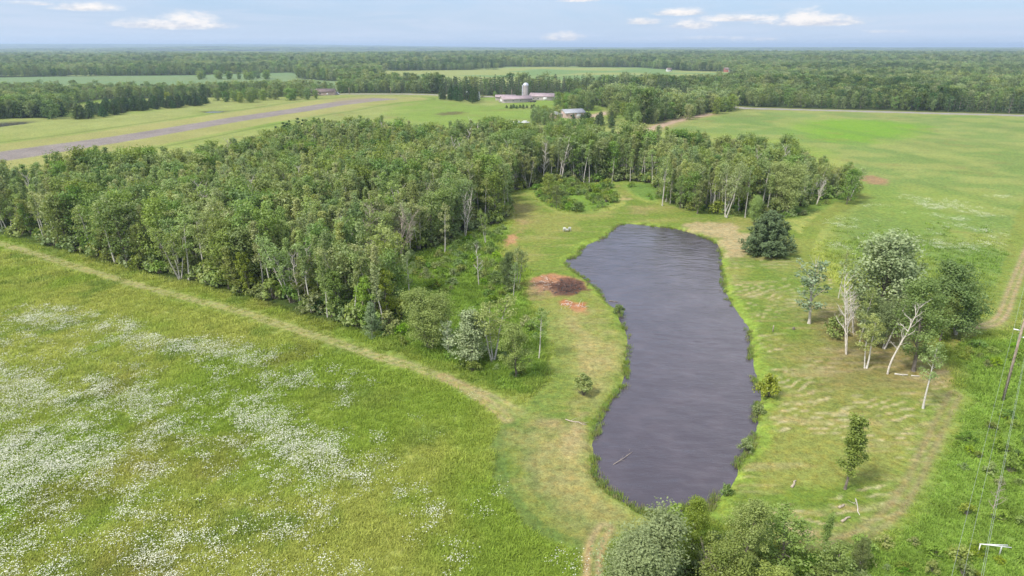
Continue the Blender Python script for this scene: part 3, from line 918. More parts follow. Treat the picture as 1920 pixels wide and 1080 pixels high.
# ------------------------------------------------------------------ ground sheet
def build_ground():
    ny, nx = 900, 760
    y0, y1 = 34.0, 20000.0
    k = np.linspace(0, 1, ny)
    # rows tighter near the camera, widening with distance
    rate = 0.30 + 0.70 * np.clip(k / .18, 0, 1)
    s = np.cumsum(rate)
    s = (s - s[0]) / (s[-1] - s[0])
    Yr = y0 * (y1 / y0) ** s
    S = np.linspace(-1, 1, nx)
    S = np.sign(S) * (0.8 * np.abs(S) + 0.35 * np.abs(S) ** 5)
    X = (S[None, :] * (Yr[:, None] + 22)).ravel()
    Y = np.repeat(Yr, nx)
    col, tall, cat, z = ground_data(X, Y)
    # land rises a little far away: long low swells, a blue ridge to the north-west
    D = np.hypot(X, Y)
    z += sstep(1500, 5000, D) * (fbm(X, Y, 1900, 3, 101) - .45) * 42 * sstep(18000, 6000, D)
    z += sstep(9000, 15000, D) * sstep(.05, -.35, X / D) * 62
    z -= sstep(2500, 20000, D) * 6
    V = np.stack([X, Y, z], -1)
    i = (np.arange(ny - 1) * nx)[:, None]
    j = np.arange(nx - 1)[None]
    Fc = np.stack([i + j, i + j + 1, i + nx + j + 1, i + nx + j], -1).reshape(-1, 4)
    fcat = cat[Fc[:, 0]]
    colr = np.concatenate([col.T, np.ones((len(X), 1))], 1)
    for c, nm in ((0, 'ground'), (1, 'mown_lawn'), (2, 'path'), (3, 'field'), (4, 'runway'), (5, 'road'), (6, 'forest_ground')):
        sel = Fc[fcat == c]
        if not len(sel):
            continue
        u, inv = np.unique(sel, return_inverse=True)
        me = new_mesh(nm, V[u], [inv.reshape(-1, 4)], M['ground'], {'base': ('FLOAT_COLOR', 'POINT', colr[u]), 'tall': ('FLOAT', 'POINT', tall[u])}, True)
        o = obj(nm, me)
        tag(o, kind='structure')
    # the ground under and behind the camera
    me = new_mesh('near_ground', [(-900, -400, -.25), (900, -400, -.25), (900, 34.3, -.25), (-900, 34.3, -.25)], [np.array([[0, 1, 2, 3]])], M['ground'],
                  {'base': ('FLOAT_COLOR', 'POINT', np.tile([.14, .22, .04, 1], (4, 1))), 'tall': ('FLOAT', 'POINT', np.ones(4))})
    tag(obj('ground', me), kind='structure')
    for q, nm, zz in ((POND, 'pond_water', -.36), (FAR_POND, 'pond_water', -.5), (FAR_POND2, 'pond_water', -.5)):
        c = q.mean(0)
        # a rippled sheet that runs a little under the banks
        st = .24 if q is POND else 3.0
        lo, hi = q.min(0) - 1.5, q.max(0) + 1.5
        gx, gy = np.meshgrid(np.arange(lo[0], hi[0], st), np.arange(lo[1], hi[1], st))
        ok = sdist(q, gx.ravel(), gy.ravel(), 3).reshape(gx.shape) > -1.1
        gust = sstep(.3, .65, fbm(gx, gy, 11, 3, 605))
        h = (fbm(gx * .55 + gy * .1, gy * 1.1, .95, 2, 601) - .5) * .085 * (.7 + .5 * gust) + (fbm(gx * .6, gy, 2.6, 2, 602) - .5) * .07
        nr, nc = gx.shape
        idx = np.arange(nr * nc).reshape(nr, nc)
        fc = np.stack([idx[:-1, :-1], idx[:-1, 1:], idx[1:, 1:], idx[1:, :-1]], -1).reshape(-1, 4)
        fc = fc[ok.ravel()[fc].all(1)]
        uu, inv = np.unique(fc, return_inverse=True)
        VV = np.stack([gx.ravel(), gy.ravel(), zz + (h.ravel() if q is POND else 0 * h.ravel())], -1)[uu]
        me = new_mesh(nm, VV, [inv.reshape(-1, 4)], None, None, True)
        me.materials.append(M['water'])
        tag(obj(nm, me), kind='structure')


build_ground()


# ------------------------------------------------------------------ trees
def leaves(mb, cen, rad, n, size, rg, out=None, tint=None, aspect=1.0, flat=.35):
    """n leaf sprays round each clump centre; cen (m,3), rad (m,)"""
    m = len(cen)
    k = np.repeat(np.arange(m), n)
    N = len(k)
    d = rg.normal(size=(N, 3))
    d /= np.linalg.norm(d, axis=1)[:, None]
    r = rg.random(N) ** .45
    p = cen[k] + d * (r * rad[k])[:, None] * np.array([1, 1, .8])
    nr = d * .55 + rg.normal(size=(N, 3)) * .55 + np.array([0, 0, flat])
    if out is not None:
        nr += out[k] * .3
    nr /= np.linalg.norm(nr, axis=1)[:, None]
    a = np.cross(nr, rg.normal(size=(N, 3)))
    a /= np.linalg.norm(a, axis=1)[:, None] + 1e-9
    b = np.cross(nr, a)
    s = size * rg.uniform(.6, 1.35, N)
    sa, sb = s[:, None], (s * aspect)[:, None]
    V = np.stack([p - a * sa * .5, p - b * sb * .32 + a * sa * .05, p + a * sa * .5, p + b * sb * .32 - a * sa * .05], 1).reshape(-1, 3)
    f = np.arange(N * 4).reshape(-1, 4)
    base = (rg.random(m)[k] - .5) * .35 + .5 if tint is None else tint[k]
    tt = np.clip(base + rg.normal(size=N) * .10, 0, 1)
    mb.add(V, f, None, np.repeat(tt, 4))


def limb(mb, p0, d, L, r0, rg, segs=4, bend=.15, up=.0, sides=4, r1=.25):
    pts = [np.array(p0, float)]
    d = np.array(d, float)
    for i in range(segs):
        d = d + rg.normal(size=3) * bend + np.array([0, 0, up])
        d /= np.linalg.norm(d)
        pts.append(pts[-1] + d * L / segs)
    mb.tube(pts, np.linspace(r0, r0 * r1, segs + 1), sides, cap=False)
    return np.array(pts), d


def tree_meshes(kind, seed, H=12.0, R_=2.2, clear=.35, n_limb=18, leaf=.34, per=34, mat_leaf='aspen', mat_bark='birch', r0=.13, shape='oval', stems=1, lean=.02, top_dead=0, clump=.75, up=.35, sides=6):
    rg = np.random.default_rng(seed)
    tk, cr = MB(), MB()
    cen, rad, out = [], [], []
    for s in range(stems):
        sa = rg.uniform(0, 2 * np.pi)
        spread = 0 if stems == 1 else rg.uniform(.12, .28)
        d = np.array([math.cos(sa) * spread + rg.normal() * lean, math.sin(sa) * spread + rg.normal() * lean, 1])
        Hs = H * (1 if s == 0 else rg.uniform(.75, .98))
        d /= np.linalg.norm(d)
        pts, p = [np.array([0, 0, -.3]) + np.array([math.cos(sa), math.sin(sa), 0]) * (.2 if stems > 1 else 0)], None
        n = 9
        for i in range(n):
            d = d + rg.normal(size=3) * .035 + np.array([0, 0, .015])
            d /= np.linalg.norm(d)
            pts.append(pts[-1] + d * (Hs * .96 + .3) / n)
        pts = np.array(pts)
        tt = np.linspace(0, 1, n + 1)
        rr = r0 * (1 - tt) ** .8 + .02
        rr[0] *= 1.35
        tk.tube(pts, rr * (1 if s == 0 else .8), sides, cap=False)
        for q in range(n_limb):
            t = clear + (1 - clear) * ((q + rg.random()) / n_limb) ** .9 * .97
            u = (t - clear) / (1 - clear)
            if shape == 'oval':
                w = math.sin(math.pi * min(1, (u * .86 + .12))) ** .6
            elif shape == 'round':
                w = math.sqrt(max(.05, 1 - (2 * (u * .9 + .08) - 1) ** 2))
            elif shape == 'cone':
                w = (1 - u) ** .75 * .95 + .07
            else:
                w = .55 + .45 * math.sin(math.pi * u)
            w *= rg.uniform(.65, 1.15)
            az = q * 2.4 + rg.normal() * .4
            f = t * n
            k0 = min(int(f), n - 1)
            base = pts[k0] + (pts[k0 + 1] - pts[k0]) * (f - k0)
            L = R_ * w
            el = up * (1.0 + u * 1.2) + rg.normal() * .1
            dd = np.array([math.cos(az) * math.cos(el), math.sin(az) * math.cos(el), math.sin(el)])
            lp, _ = limb(tk, base, dd, L, max(.012, rr[k0] * .42), rg, 3, .13, .05 if shape != 'cone' else -.02, 3)
            for g in ((1.0, .62) if L > 1.0 else (1.0,)):
                gi = g * 3
                gk = min(int(gi), 2)
                c = lp[gk] + (lp[gk + 1] - lp[gk]) * (gi - gk)
                if top_dead and t > 1 - top_dead:
                    continue
                cen.append(c + rg.normal(size=3) * .12)
                rad.append(clump * rg.uniform(.7, 1.25) * (.75 + .25 * w) * (R_ / 2.2) ** .5)
                out.append(dd)
        if not top_dead:
            cen.append(pts[-1])
            rad.append(clump * .7)
            out.append(np.array([0, 0, 1.]))
    leaves(cr, np.array(cen), np.array(rad), per, leaf, rg, np.array(out))
    return tk.mesh('trunk', M[mat_bark], True), cr.mesh('crown', M[mat_leaf])


def pine_meshes(seed, H=9, R_=4, leaf=.5, per=30, mat_leaf='pine', whorls=11, arms=9, clear=.05):
    rg = np.random.default_rng(seed)
    tk, cr = MB(), MB()
    tk.tube([(0, 0, -.3), (0, 0, H * .5), (rg.normal() * .1, 0, H * .97)], [.22 * H / 9, .12 * H / 9, .02], 6, False)
    cen, rad, out = [], [], []
    for w in range(whorls):
        u = (w + .5) / whorls
        z = H * (clear + (1 - clear) * u)
        L = R_ * ((1 - u) ** .7) * (1 if u > .2 else .8 + u) + .1
        na = max(3, int(arms * (1 - u * .6)))
        for a in range(na):
            az = 2 * np.pi * (a + rg.random() * .7) / na + w
            el = .1 + u * .7
            dd = np.array([math.cos(az) * math.cos(el), math.sin(az) * math.cos(el), math.sin(el)])
            l_ = L * rg.uniform(.75, 1.12)
            lp, _ = limb(tk, (0, 0, z - .3), dd, l_, .045, rg, 3, .05, .03, 3)
            for g in (1., .7, .4):
                if l_ * g < .4:
                    continue
                gi = g * 3
                gk = min(int(gi), 2)
                cen.append(lp[gk] + (lp[gk + 1] - lp[gk]) * (gi - gk))
                rad.append(.26 * R_ ** .7 * rg.uniform(.7, 1.1) * (1.1 - .5 * u))
                out.append(dd)
    cen.append(np.array([0, 0, H * .96]))
    rad.append(.3)
    out.append(np.array([0, 0, 1.]))
    leaves(cr, np.array(cen), np.array(rad), per, leaf, rg, np.array(out), aspect=.45, flat=.6)
    return tk.mesh('trunk', M['bark'], True), cr.mesh('crown', M[mat_leaf])


def dead_meshes(seed, H=10, spread=2.2, mat_='dead', twigs=40, r0=.13, stems=1, clear=.3, fine=True):
    """bare tree: trunk mesh and branch mesh"""
    rg = np.random.default_rng(seed)
    tk, br = MB(), MB()
    for s in range(stems):
        a = rg.uniform(0, 6.28)
        d = np.array([math.cos(a) * (.22 if stems > 1 else .05), math.sin(a) * (.22 if stems > 1 else .05), 1.])
        pts = [np.array([math.cos(a), math.sin(a), 0]) * (.15 if stems > 1 else 0) + np.array([0, 0, -.3])]
        n = 8
        for i in range(n):
            d = d / np.linalg.norm(d) + rg.normal(size=3) * .06 + np.array([0, 0, .03])
            d /= np.linalg.norm(d)
            pts.append(pts[-1] + d * (H + .3) * (1 if s == 0 else .88) / n)
        pts = np.array(pts)
        rr = r0 * (1 - np.linspace(0, 1, n + 1)) ** .7 + .018
        tk.tube(pts, rr, 6, False)
        for q in range(14):
            t = clear + (1 - clear) * (q + rg.random()) / 14 * .95
            f = t * n
            k0 = min(int(f), n - 1)
            base = pts[k0] + (pts[k0 + 1] - pts[k0]) * (f - k0)
            az = q * 2.4 + rg.normal() * .5
            el = rg.uniform(.6, 1.05)
            L = spread * (1.15 - .6 * t) * rg.uniform(.6, 1.2)
            dd = np.array([math.cos(az) * math.cos(el), math.sin(az) * math.cos(el), math.sin(el)])
            lp, ld = limb(br, base, dd, L, max(.055, rr[k0] * .75), rg, 5, .13, .03, 4, .35)
            for w in range(max(2, int(twigs / 9))):
                g = rg.uniform(.25, 1) * 5
                gk = min(int(g), 4)
                c = lp[gk] + (lp[gk + 1] - lp[gk]) * (g - gk)
                t2 = ld + rg.normal(size=3) * .6 + np.array([0, 0, .3])
                sp, _ = limb(br, c, t2 / np.linalg.norm(t2), L * rg.uniform(.25, .5), .024, rg, 3, .2, .03, 3)
                if fine:
                    for _ in range(4):
                        t3 = t2 + rg.normal(size=3) * .7
                        limb(br, sp[rg.integers(1, 4)], t3 / np.linalg.norm(t3), L * .2, .009, rg, 2, .2, 0, 3)
    return tk.mesh('trunk', M[mat_], True), br.mesh('branches', M[mat_], True)


def bush_meshes(seed, H=2.2, R_=1.6, leaf=.26, per=36, mat_leaf='bright', n=26):
    rg = np.random.default_rng(seed)
    tk, cr = MB(), MB()
    cen, rad, out = [], [], []
    for q in range(n):
        az, u = rg.uniform(0, 6.28), rg.random()
        el = rg.uniform(.35, 1.45)
        L = rg.uniform(.6, 1.0)
        d = np.array([math.cos(az) * math.cos(el) * R_, math.sin(az) * math.cos(el) * R_, math.sin(el) * H * .9])
        limb(tk, (0, 0, -.1), d / np.linalg.norm(d), np.linalg.norm(d) * L, .025, rg, 3, .1, 0, 3)
        cen.append(d * L)
        rad.append(.32 * R_ * rg.uniform(.7, 1.2))
        out.append(d / np.linalg.norm(d))
    leaves(cr, np.array(cen), np.array(rad), per, leaf, rg, np.array(out))
    return tk.mesh('trunk', M['bark'], True), cr.mesh('crown', M[mat_leaf])


PROTO = {}


def proto(key, fn):
    if key not in PROTO:
        PROTO[key] = fn()
    return PROTO[key]


ASP = [proto(('asp', i), lambda i=i: tree_meshes('aspen', 100 + i, H=12, R_=[1.5, 1.8, 1.35, 2.0, 1.6, 1.4][i], clear=[.40, .36, .48, .33, .42, .52][i], n_limb=[22, 24, 18, 26, 22, 17][i], per=38, leaf=.28, up=[.8, .7, .95, .6, .8, .9][i], lean=.03)) for i in range(6)]
RND = [proto(('rnd', i), lambda i=i: tree_meshes('round', 200 + i, H=10, R_=[2.8, 3.2, 2.5][i], clear=.18, n_limb=30, per=38, leaf=.36, mat_leaf='round', mat_bark='bark', shape='round', clump=.95)) for i in range(3)]
BRI = [proto(('bri', i), lambda i=i: tree_meshes('bright', 300 + i, H=8, R_=[2.0, 1.7][i], clear=.15, n_limb=26, per=70, leaf=.21, mat_leaf='bright', mat_bark='bark', shape='oval', r0=.1, clump=.7)) for i in range(2)]
BIR = [proto(('bir', i), lambda i=i: tree_meshes('birch', 400 + i, H=11, R_=2.1, clear=.42, n_limb=17, per=30, leaf=.30, mat_leaf='aspen', shape='oval', stems=[1, 2, 3][i], lean=.06, r0=.15)) for i in range(3)]
DEAD = [proto(('dead', i), lambda i=i: dead_meshes(500 + i, H=11, spread=[2.4, 3.0][i], stems=[1, 2][i], fine=True)) for i in range(2)]
DTAN = [proto(('dtan', i), lambda i=i: dead_meshes(520 + i, H=11, spread=[3.4, 3.0][i], mat_='deadtan', twigs=72, stems=[2, 1][i], clear=.25)) for i in range(2)]
BUSH = [proto(('bush', i), lambda i=i: bush_meshes(600 + i, mat_leaf=['bright', 'round', 'aspen'][i])) for i in range(3)]


def place_tree(name, label, cat, X, Y, meshes, proto_h, H, width=1.0, rz=None, tilt=(0, 0), group=None, z=None):
    z = ground_z(X, Y) if z is None else z
    o = thing(name, label, cat, (X, Y, z), rng.uniform(0, 6.28) if rz is None else rz, group)
    o.rotation_euler[0], o.rotation_euler[1] = tilt
    s = H / proto_h
    o.scale = (s * width, s * width, s)
    for me in meshes:
        obj(me.name.split('.')[0], me, o)
    return o


TREE_SPOTS = []


def at_px(name, label, cat, bx, by, ty, meshes, ph, width=1.0, **kw):
    X, Y = P(bx, by)
    H = max(.6, top_height(bx, by, ty))
    TREE_SPOTS.append((X, Y))
    return place_tree(name, label, cat, X, Y, meshes, ph, H, width, **kw)


# --- single trees and groups the photograph picks out -------------------------------------------------
SIL = proto('sil', lambda: tree_meshes('silver', 700, H=11, R_=4.2, clear=.12, n_limb=64, per=105, leaf=.29, mat_leaf='silver', mat_bark='bark', shape='round', clump=.95, r0=.25, up=.5))
SIL2 = proto('sil2', lambda: tree_meshes('silver', 701, H=9, R_=2.9, clear=.08, n_limb=48, per=85, leaf=.25, mat_leaf='silver', mat_bark='bark', shape='cone', clump=.85, r0=.16, up=.4))
GW = proto('gw', lambda: tree_meshes('grey', 702, H=9, R_=2.8, clear=.12, n_limb=46, per=130, leaf=.17, mat_leaf='greywillow', mat_bark='bark', shape='round', clump=.85, r0=.14, stems=2, up=.6))
GWD = proto('gwd', lambda: tree_meshes('grey', 703, H=9, R_=2.7, clear=.18, n_limb=26, per=30, leaf=.28, mat_leaf='silver', mat_bark='dead', shape='round', clump=.6, r0=.14, stems=1, top_dead=.2, up=.6))
MAP = proto('map', lambda: tree_meshes('maple', 704, H=7.7, R_=1.5, clear=.2, n_limb=36, per=100, leaf=.18, mat_leaf='round', mat_bark='bark', shape='col', clump=.62, r0=.09, up=.8))
PIN = proto('pin', lambda: pine_meshes(710, H=9, R_=5.0, leaf=.55, per=60, whorls=13, arms=13))
DRK = proto('drk', lambda: tree_meshes('dark', 705, H=9, R_=2.9, clear=.1, n_limb=50, per=95, leaf=.21, mat_leaf='round', mat_bark='birch', shape='round', clump=.8, r0=.15, stems=2, up=.5))
LGT = proto('lgt', lambda: tree_meshes('light', 706, H=10, R_=2.5, clear=.18, n_limb=46, per=110, leaf=.18, mat_leaf='bright', mat_bark='bark', shape='oval', clump=.75, r0=.13, up=.5))

at_px('silver_maple', 'big round silvery green tree at the back of the grove east of the pond', 'tree', 1640, 625, 462, SIL, 11, 1.22)
at_px('leafy_tree', 'dark green tree just behind the right side of the big silvery tree', 'tree', 1702, 600, 497, DRK, 9, 1.1)
at_px('leafy_tree', 'slim green tree poking up behind the left side of the silvery tree', 'tree', 1572, 560, 470, BIR[0], 11, .6)
at_px('willow_tree', 'grey green tree with bare dead top, leftmost of the grove east of the pond', 'tree', 1517, 607, 484, GWD, 9, 1.35)
at_px('dead_birch', 'bare white forked birch at the front left of the eastern grove', 'tree', 1588, 665, 522, DEAD[1], 11, .75)
at_px('dead_birch', 'bare many-branched white birch below the big silvery tree', 'tree', 1601, 625, 527, DEAD[1], 11, .9, rz=1.9)
at_px('birch_tree', 'slim white birch between the bare birches and the two stemmed one', 'tree', 1611, 645, 540, BIR[0], 11, .8)
at_px('birch_tree', 'twin white birch behind the leaning bare one, under the silvery crown', 'tree', 1655, 655, 545, BIR[1], 11, .9)
at_px('birch_tree', 'two stemmed birch with a thin green crown at the front of the eastern grove', 'tree', 1623, 692, 600, BIR[1], 11, 1.15)
at_px('dead_birch', 'bare white birch leaning right, standing apart at the front of the eastern grove', 'tree', 1664, 702, 560, DEAD[0], 11, 1.0, rz=.4, tilt=(0, R(4)))
at_px('leafy_tree', 'tall pale green feathery tree right of the leaning bare birch', 'tree', 1712, 697, 533, LGT, 10, 1.25)
at_px('leafy_tree', 'dark round many stemmed tree at the right end of the eastern grove', 'tree', 1796, 628, 500, DRK, 9, 1.2)
at_px('leafy_tree', 'light green tree in front of the dark round tree in the eastern grove', 'tree', 1762, 640, 545, LGT, 10, 1.05)
at_px('leafy_tree', 'low grey green tree under the bare birches of the eastern grove', 'tree', 1640, 650, 570, GW, 9, 1.15)
at_px('birch_tree', 'small leaning birch at the edge of the mown grass right of the eastern grove', 'tree', 1731, 765, 645, BIR[0], 11, .95, tilt=(0, R(9)))
at_px('bush', 'small dark bush at the left foot of the forked bare birch', 'bush', 1566, 632, 592, BUSH[1], 2.2, .8)
at_px('pine_tree', 'broad dark green pine alone at the north east corner of the pond', 'tree', 1438, 477, 396, PIN, 9, 1.15)
at_px('maple_sapling', 'slender silvery topped young maple alone on the mown grass east of the pond', 'tree', 1584, 916, 783, MAP, 7.7, 1.25)
SAP = proto('sap', lambda: bush_meshes(640, H=2.6, R_=1.0, leaf=.16, per=110, n=30))
at_px('sapling', 'small round bright green sapling alone on the dry bank west of the pond', 'tree', 1094, 741, 697, SAP, 2.6, 1.05)
at_px('dead_shrub', 'bare grey shrub standing in the lush weeds near the power line', 'shrub', 1859, 965, 905, DTAN[1], 11, .9)

# between the woodland and the pond
at_px('silver_maple', 'silvery green tree at the woodland corner above the track junction', 'tree', 885, 678, 577, SIL2, 9, 1.35)
at_px('dead_birch', 'half bare white birch with spreading limbs beside the silvery corner tree', 'tree', 924, 678, 563, BIR[2], 11, 1.2)
at_px('willow_tree', 'grey green willow on the left of the silvery corner tree', 'tree', 808, 655, 556, GW, 9, 1.4)
at_px('willow_tree', 'low grey brown willow between the grey green willow and the silvery corner tree', 'tree', 842, 668, 600, GWD, 9, .95)
at_px('birch_tree', 'slim white stemmed birch nearest the pond at the woodland corner', 'tree', 1010, 672, 578, BIR[0], 11, .95)
at_px('leafy_tree', 'pale green bushy tree above the track junction', 'tree', 968, 708, 606, LGT, 10, 1.35)
at_px('silver_maple', 'small silvery tree at the woodland edge left of the grey green willow', 'tree', 698, 632, 568, SIL2, 9, .85)
at_px('birch_tree', 'leafy birch beside the burnt patch on the pond bank', 'tree', 972, 537, 455, BIR[1], 11, .8, tilt=(0, R(6)))
at_px('leafy_tree', 'dark green slender tree left of the birch by the burnt patch', 'tree', 953, 545, 480, DRK, 9, .7)
at_px('birch_tree', 'leaning birch with bare lower stem next to the burnt patch', 'tree', 963, 557, 488, BIR[0], 11, .8, tilt=(0, R(-7)))
at_px('dead_birch', 'bare white birch in the scrub clearing left of the burnt patch', 'tree', 898, 535, 455, DEAD[0], 11, .85)
at_px('leafy_tree', 'small dark tree right of the bare birch in the scrub clearing', 'tree', 912, 527, 487, RND[1], 10, .75)
at_px('birch_tree', 'tall white stemmed birch at the clearing edge below the woodland', 'tree', 834, 475, 383, BIR[0], 11, .7)
at_px('birch_tree', 'twin stemmed birch near the brown strip at the clearing edge', 'tree', 911, 457, 390, BIR[1], 11, .6)
at_px('dead_birch', 'tall bare white birch clump in the middle of the clearing edge', 'tree', 872, 445, 352, DEAD[1], 11, .6)
at_px('birch_tree', 'single thin birch with bare trunk inside the clearing', 'tree', 770, 583, 472, BIR[0], 11, .75)
at_px('dead_tree', 'wide bare tan tree among the birches left of the clearing', 'tree', 747, 487, 391, DTAN[0], 11, 1.05)
at_px('dead_tree', 'bare tan tree, left one of the pair by the clearing', 'tree', 693, 508, 386, DTAN[1], 11, 1.0)
at_px('dead_tree', 'bare tan tree standing between the two other bare tan trees', 'tree', 714, 470, 378, DTAN[0], 11, .75, rz=2)
at_px('dead_tree', 'thin bare grey tree rising from the dark wood above the clearing', 'tree', 805, 440, 345, DTAN[1], 11, .7)

# north shore trees
at_px('birch_tree', 'white stemmed birch at the left end of the north shore row', 'tree', 1242, 386, 292, BIR[0], 11, .9)
at_px('leafy_tree', 'small bright tree second from the left on the north shore', 'tree', 1275, 391, 330, BRI[0], 8, .9)
at_px('leafy_tree', 'small round bright tree in the middle of the north shore row', 'tree', 1307, 401, 335, BRI[1], 8, 1.1)
at_px('birch_tree', 'white multi stemmed birch with pale crown on the north shore', 'tree', 1361, 408, 296, BIR[2], 11, .8)
at_px('birch_tree', 'leaning white birch on the north shore left of the pine', 'tree', 1397, 409, 312, BIR[0], 11, .7, tilt=(0, R(5)))
at_px('willow_tree', 'small grey green willow just above the lone pine', 'tree', 1414, 422, 372, GW, 9, 1.0)
at_px('willow_tree', 'large grey green willow behind the lone pine', 'tree', 1472, 402, 312, GW, 9, 1.15)
at_px('dead_birch', 'bare white birch near the right end of the woodland', 'tree', 1530, 385, 332, DEAD[1], 11, .9)
at_px('dead_birch', 'straight bare white trunk at the mouth of the north mown path', 'tree', 1147, 351, 293, DEAD[0], 11, .35)
at_px('leafy_tree', 'bright green tree at the left of the scrub north of the pond', 'tree', 1030, 372, 325, BRI[0], 8, 1.2)
at_px('leafy_tree', 'darker rounded tree next to the bright tree in the north scrub', 'tree', 1043, 391, 350, RND[0], 10, .9)
at_px('bush', 'dark bush at the lower edge of the scrub north of the pond', 'bush', 1083, 396, 377, BUSH[1], 2.2, 1.0)

# trees at the bottom edge, below the pond
at_px('willow_tree', 'wide grey green willow at the bottom edge below the pond', 'tree', 1200, 1150, 1004, GW, 9, 1.6)
at_px('leafy_tree', 'green bushy tree overlapping the south tip of the pond', 'tree', 1290, 1062, 940, LGT, 10, .95)
at_px('leafy_tree', 'broad green tree in the middle of the bottom edge thicket', 'tree', 1390, 1082, 935, LGT, 10, 1.1)
at_px('leafy_tree', 'dark green tree low in the bottom edge thicket', 'tree', 1335, 1118, 1000, DRK, 9, 1.1)
at_px('leafy_tree', 'yellow green small tree at the very bottom of the thicket', 'tree', 1428, 1130, 1047, BRI[1], 8, 1.9)
at_px('leafy_tree', 'leafy tree right of the broad green tree in the thicket', 'tree', 1462, 1080, 965, BRI[0], 8, 1.6)
at_px('leafy_tree', 'narrow dark tree at the right end of the bottom thicket', 'tree', 1545, 1040, 968, MAP, 7.7, .9)
at_px('leafy_tree', 'bright green tree at the bottom right of the thicket', 'tree', 1555, 1120, 1030, BRI[0], 8, 1.7)
at_px('leafy_tree', 'slim dim tree beside the shrubs right of the thicket', 'tree', 1607, 1075, 1015, DRK, 9, .7)
at_px('dead_shrub', 'grey brown bare shrub at the bottom edge below the thicket', 'shrub', 1330, 1150, 1050, DTAN[0], 11, 1.1)
for i, (bx, by, ty, lb) in enumerate([(1440, 742, 700, 'dark leafy bush on the east shore bulge of the pond'), (1424, 772, 752, 'low bush just below the east shore bulge of the pond'),
        (1400, 842, 815, 'low leaning bush on the east bank further south'), (1362, 925, 903, 'round bush at the south east tip of the pond'), (1160, 585, 566, 'small bush on the west bank point of the pond')]):
    at_px('bush', lb, 'bush', bx, by, ty, BUSH[i % 3], 2.2, .8)


# ------------------------------------------------------------------ scatter by geometry nodes (only for uncountable cover)
def scatter(name, pts, var, rot, scl, meshes, label=None, base=None):
    """one stuff object: points that carry which/rot/scl, instancing the given meshes"""
    n = len(pts)
    me = bpy.data.meshes.new(name)
    me.vertices.add(n)
    me.vertices.foreach_set('co', np.asarray(pts, np.float32).ravel())
    for k, typ, arr in (('which', 'INT', np.asarray(var, np.int32)), ('turn', 'FLOAT', np.asarray(rot, np.float32)), ('size', 'FLOAT', np.asarray(scl, np.float32))):
        a = me.attributes.new(k, typ, 'POINT')
        a.data.foreach_set('value', arr)
    if base is not None:
        a = me.attributes.new('base', 'FLOAT_COLOR', 'POINT')
        a.data.foreach_set('color', np.concatenate([base.T, np.ones((n, 1))], 1).astype(np.float32).ravel())
    o = obj(name, me)
    tag(o, label, kind='stuff')
    g = bpy.data.node_groups.new(name, 'GeometryNodeTree')
    g.interface.new_socket('Geometry', in_out='INPUT', socket_type='NodeSocketGeometry')
    g.interface.new_socket('Geometry', in_out='OUTPUT', socket_type='NodeSocketGeometry')
    N, L = g.nodes, g.links
    gi, go = N.new('NodeGroupInput'), N.new('NodeGroupOutput')
    join = N.new('GeometryNodeJoinGeometry')

    def named(nm, typ):
        a = N.new('GeometryNodeInputNamedAttribute')
        a.data_type = typ
        a.inputs[0].default_value = nm
        return [s for s in a.outputs if s.enabled][0]
    which, turn, size = named('which', 'INT'), named('turn', 'FLOAT'), named('size', 'FLOAT')
    cx = N.new('ShaderNodeCombineXYZ')
    L.new(turn, cx.inputs[2])
    for k, ml in enumerate(meshes):
        cmp = N.new('FunctionNodeCompare')
        cmp.data_type = 'INT'
        cmp.operation = 'EQUAL'
        ins = [s for s in cmp.inputs if s.enabled and s.type == 'INT']
        L.new(which, ins[0])
        ins[1].default_value = k
        geo = []
        for m_ in ml:
            so = SRC.get(m_.name)
            if so is None:
                so = SRC[m_.name] = bpy.data.objects.new('source', m_)
            oi = N.new('GeometryNodeObjectInfo')
            oi.inputs[0].default_value = so
            oi.transform_space = 'ORIGINAL'
            geo.append(oi.outputs['Geometry'])
        if len(geo) > 1:
            j2 = N.new('GeometryNodeJoinGeometry')
            for s in geo:
                L.new(s, j2.inputs[0])
            src = j2.outputs[0]
        else:
            src = geo[0]
        iop = N.new('GeometryNodeInstanceOnPoints')
        L.new(gi.outputs[0], iop.inputs['Points'])
        L.new([s for s in cmp.outputs if s.enabled][0], iop.inputs['Selection'])
        L.new(src, iop.inputs['Instance'])
        L.new(cx.outputs[0], iop.inputs['Rotation'])
        L.new(size, iop.inputs['Scale'])
        L.new(iop.outputs[0], join.inputs[0])
    L.new(join.outputs[0], go.inputs[0])
    md = o.modifiers.new('scatter', 'NODES')
    md.node_group = g
    return o


SRC = {}


# ------------------------------------------------------------------ the woodland
def jitter_points(poly, step, amp=.42, seed=1):
    rg = np.random.default_rng(seed)
    lo, hi = poly.min(0), poly.max(0)
    gx, gy = np.meshgrid(np.arange(lo[0], hi[0], step), np.arange(lo[1], hi[1], step))
    gx = gx + (np.arange(gx.shape[0])[:, None] % 2) * step / 2
    X = gx.ravel() + rg.uniform(-amp, amp, gx.size) * step
    Y = gy.ravel() + rg.uniform(-amp, amp, gx.size) * step
    m = inside(poly, X, Y)
    return X[m], Y[m]


def in_view(X, Y, pad=14):
    return np.abs(X) < .80 * Y + pad


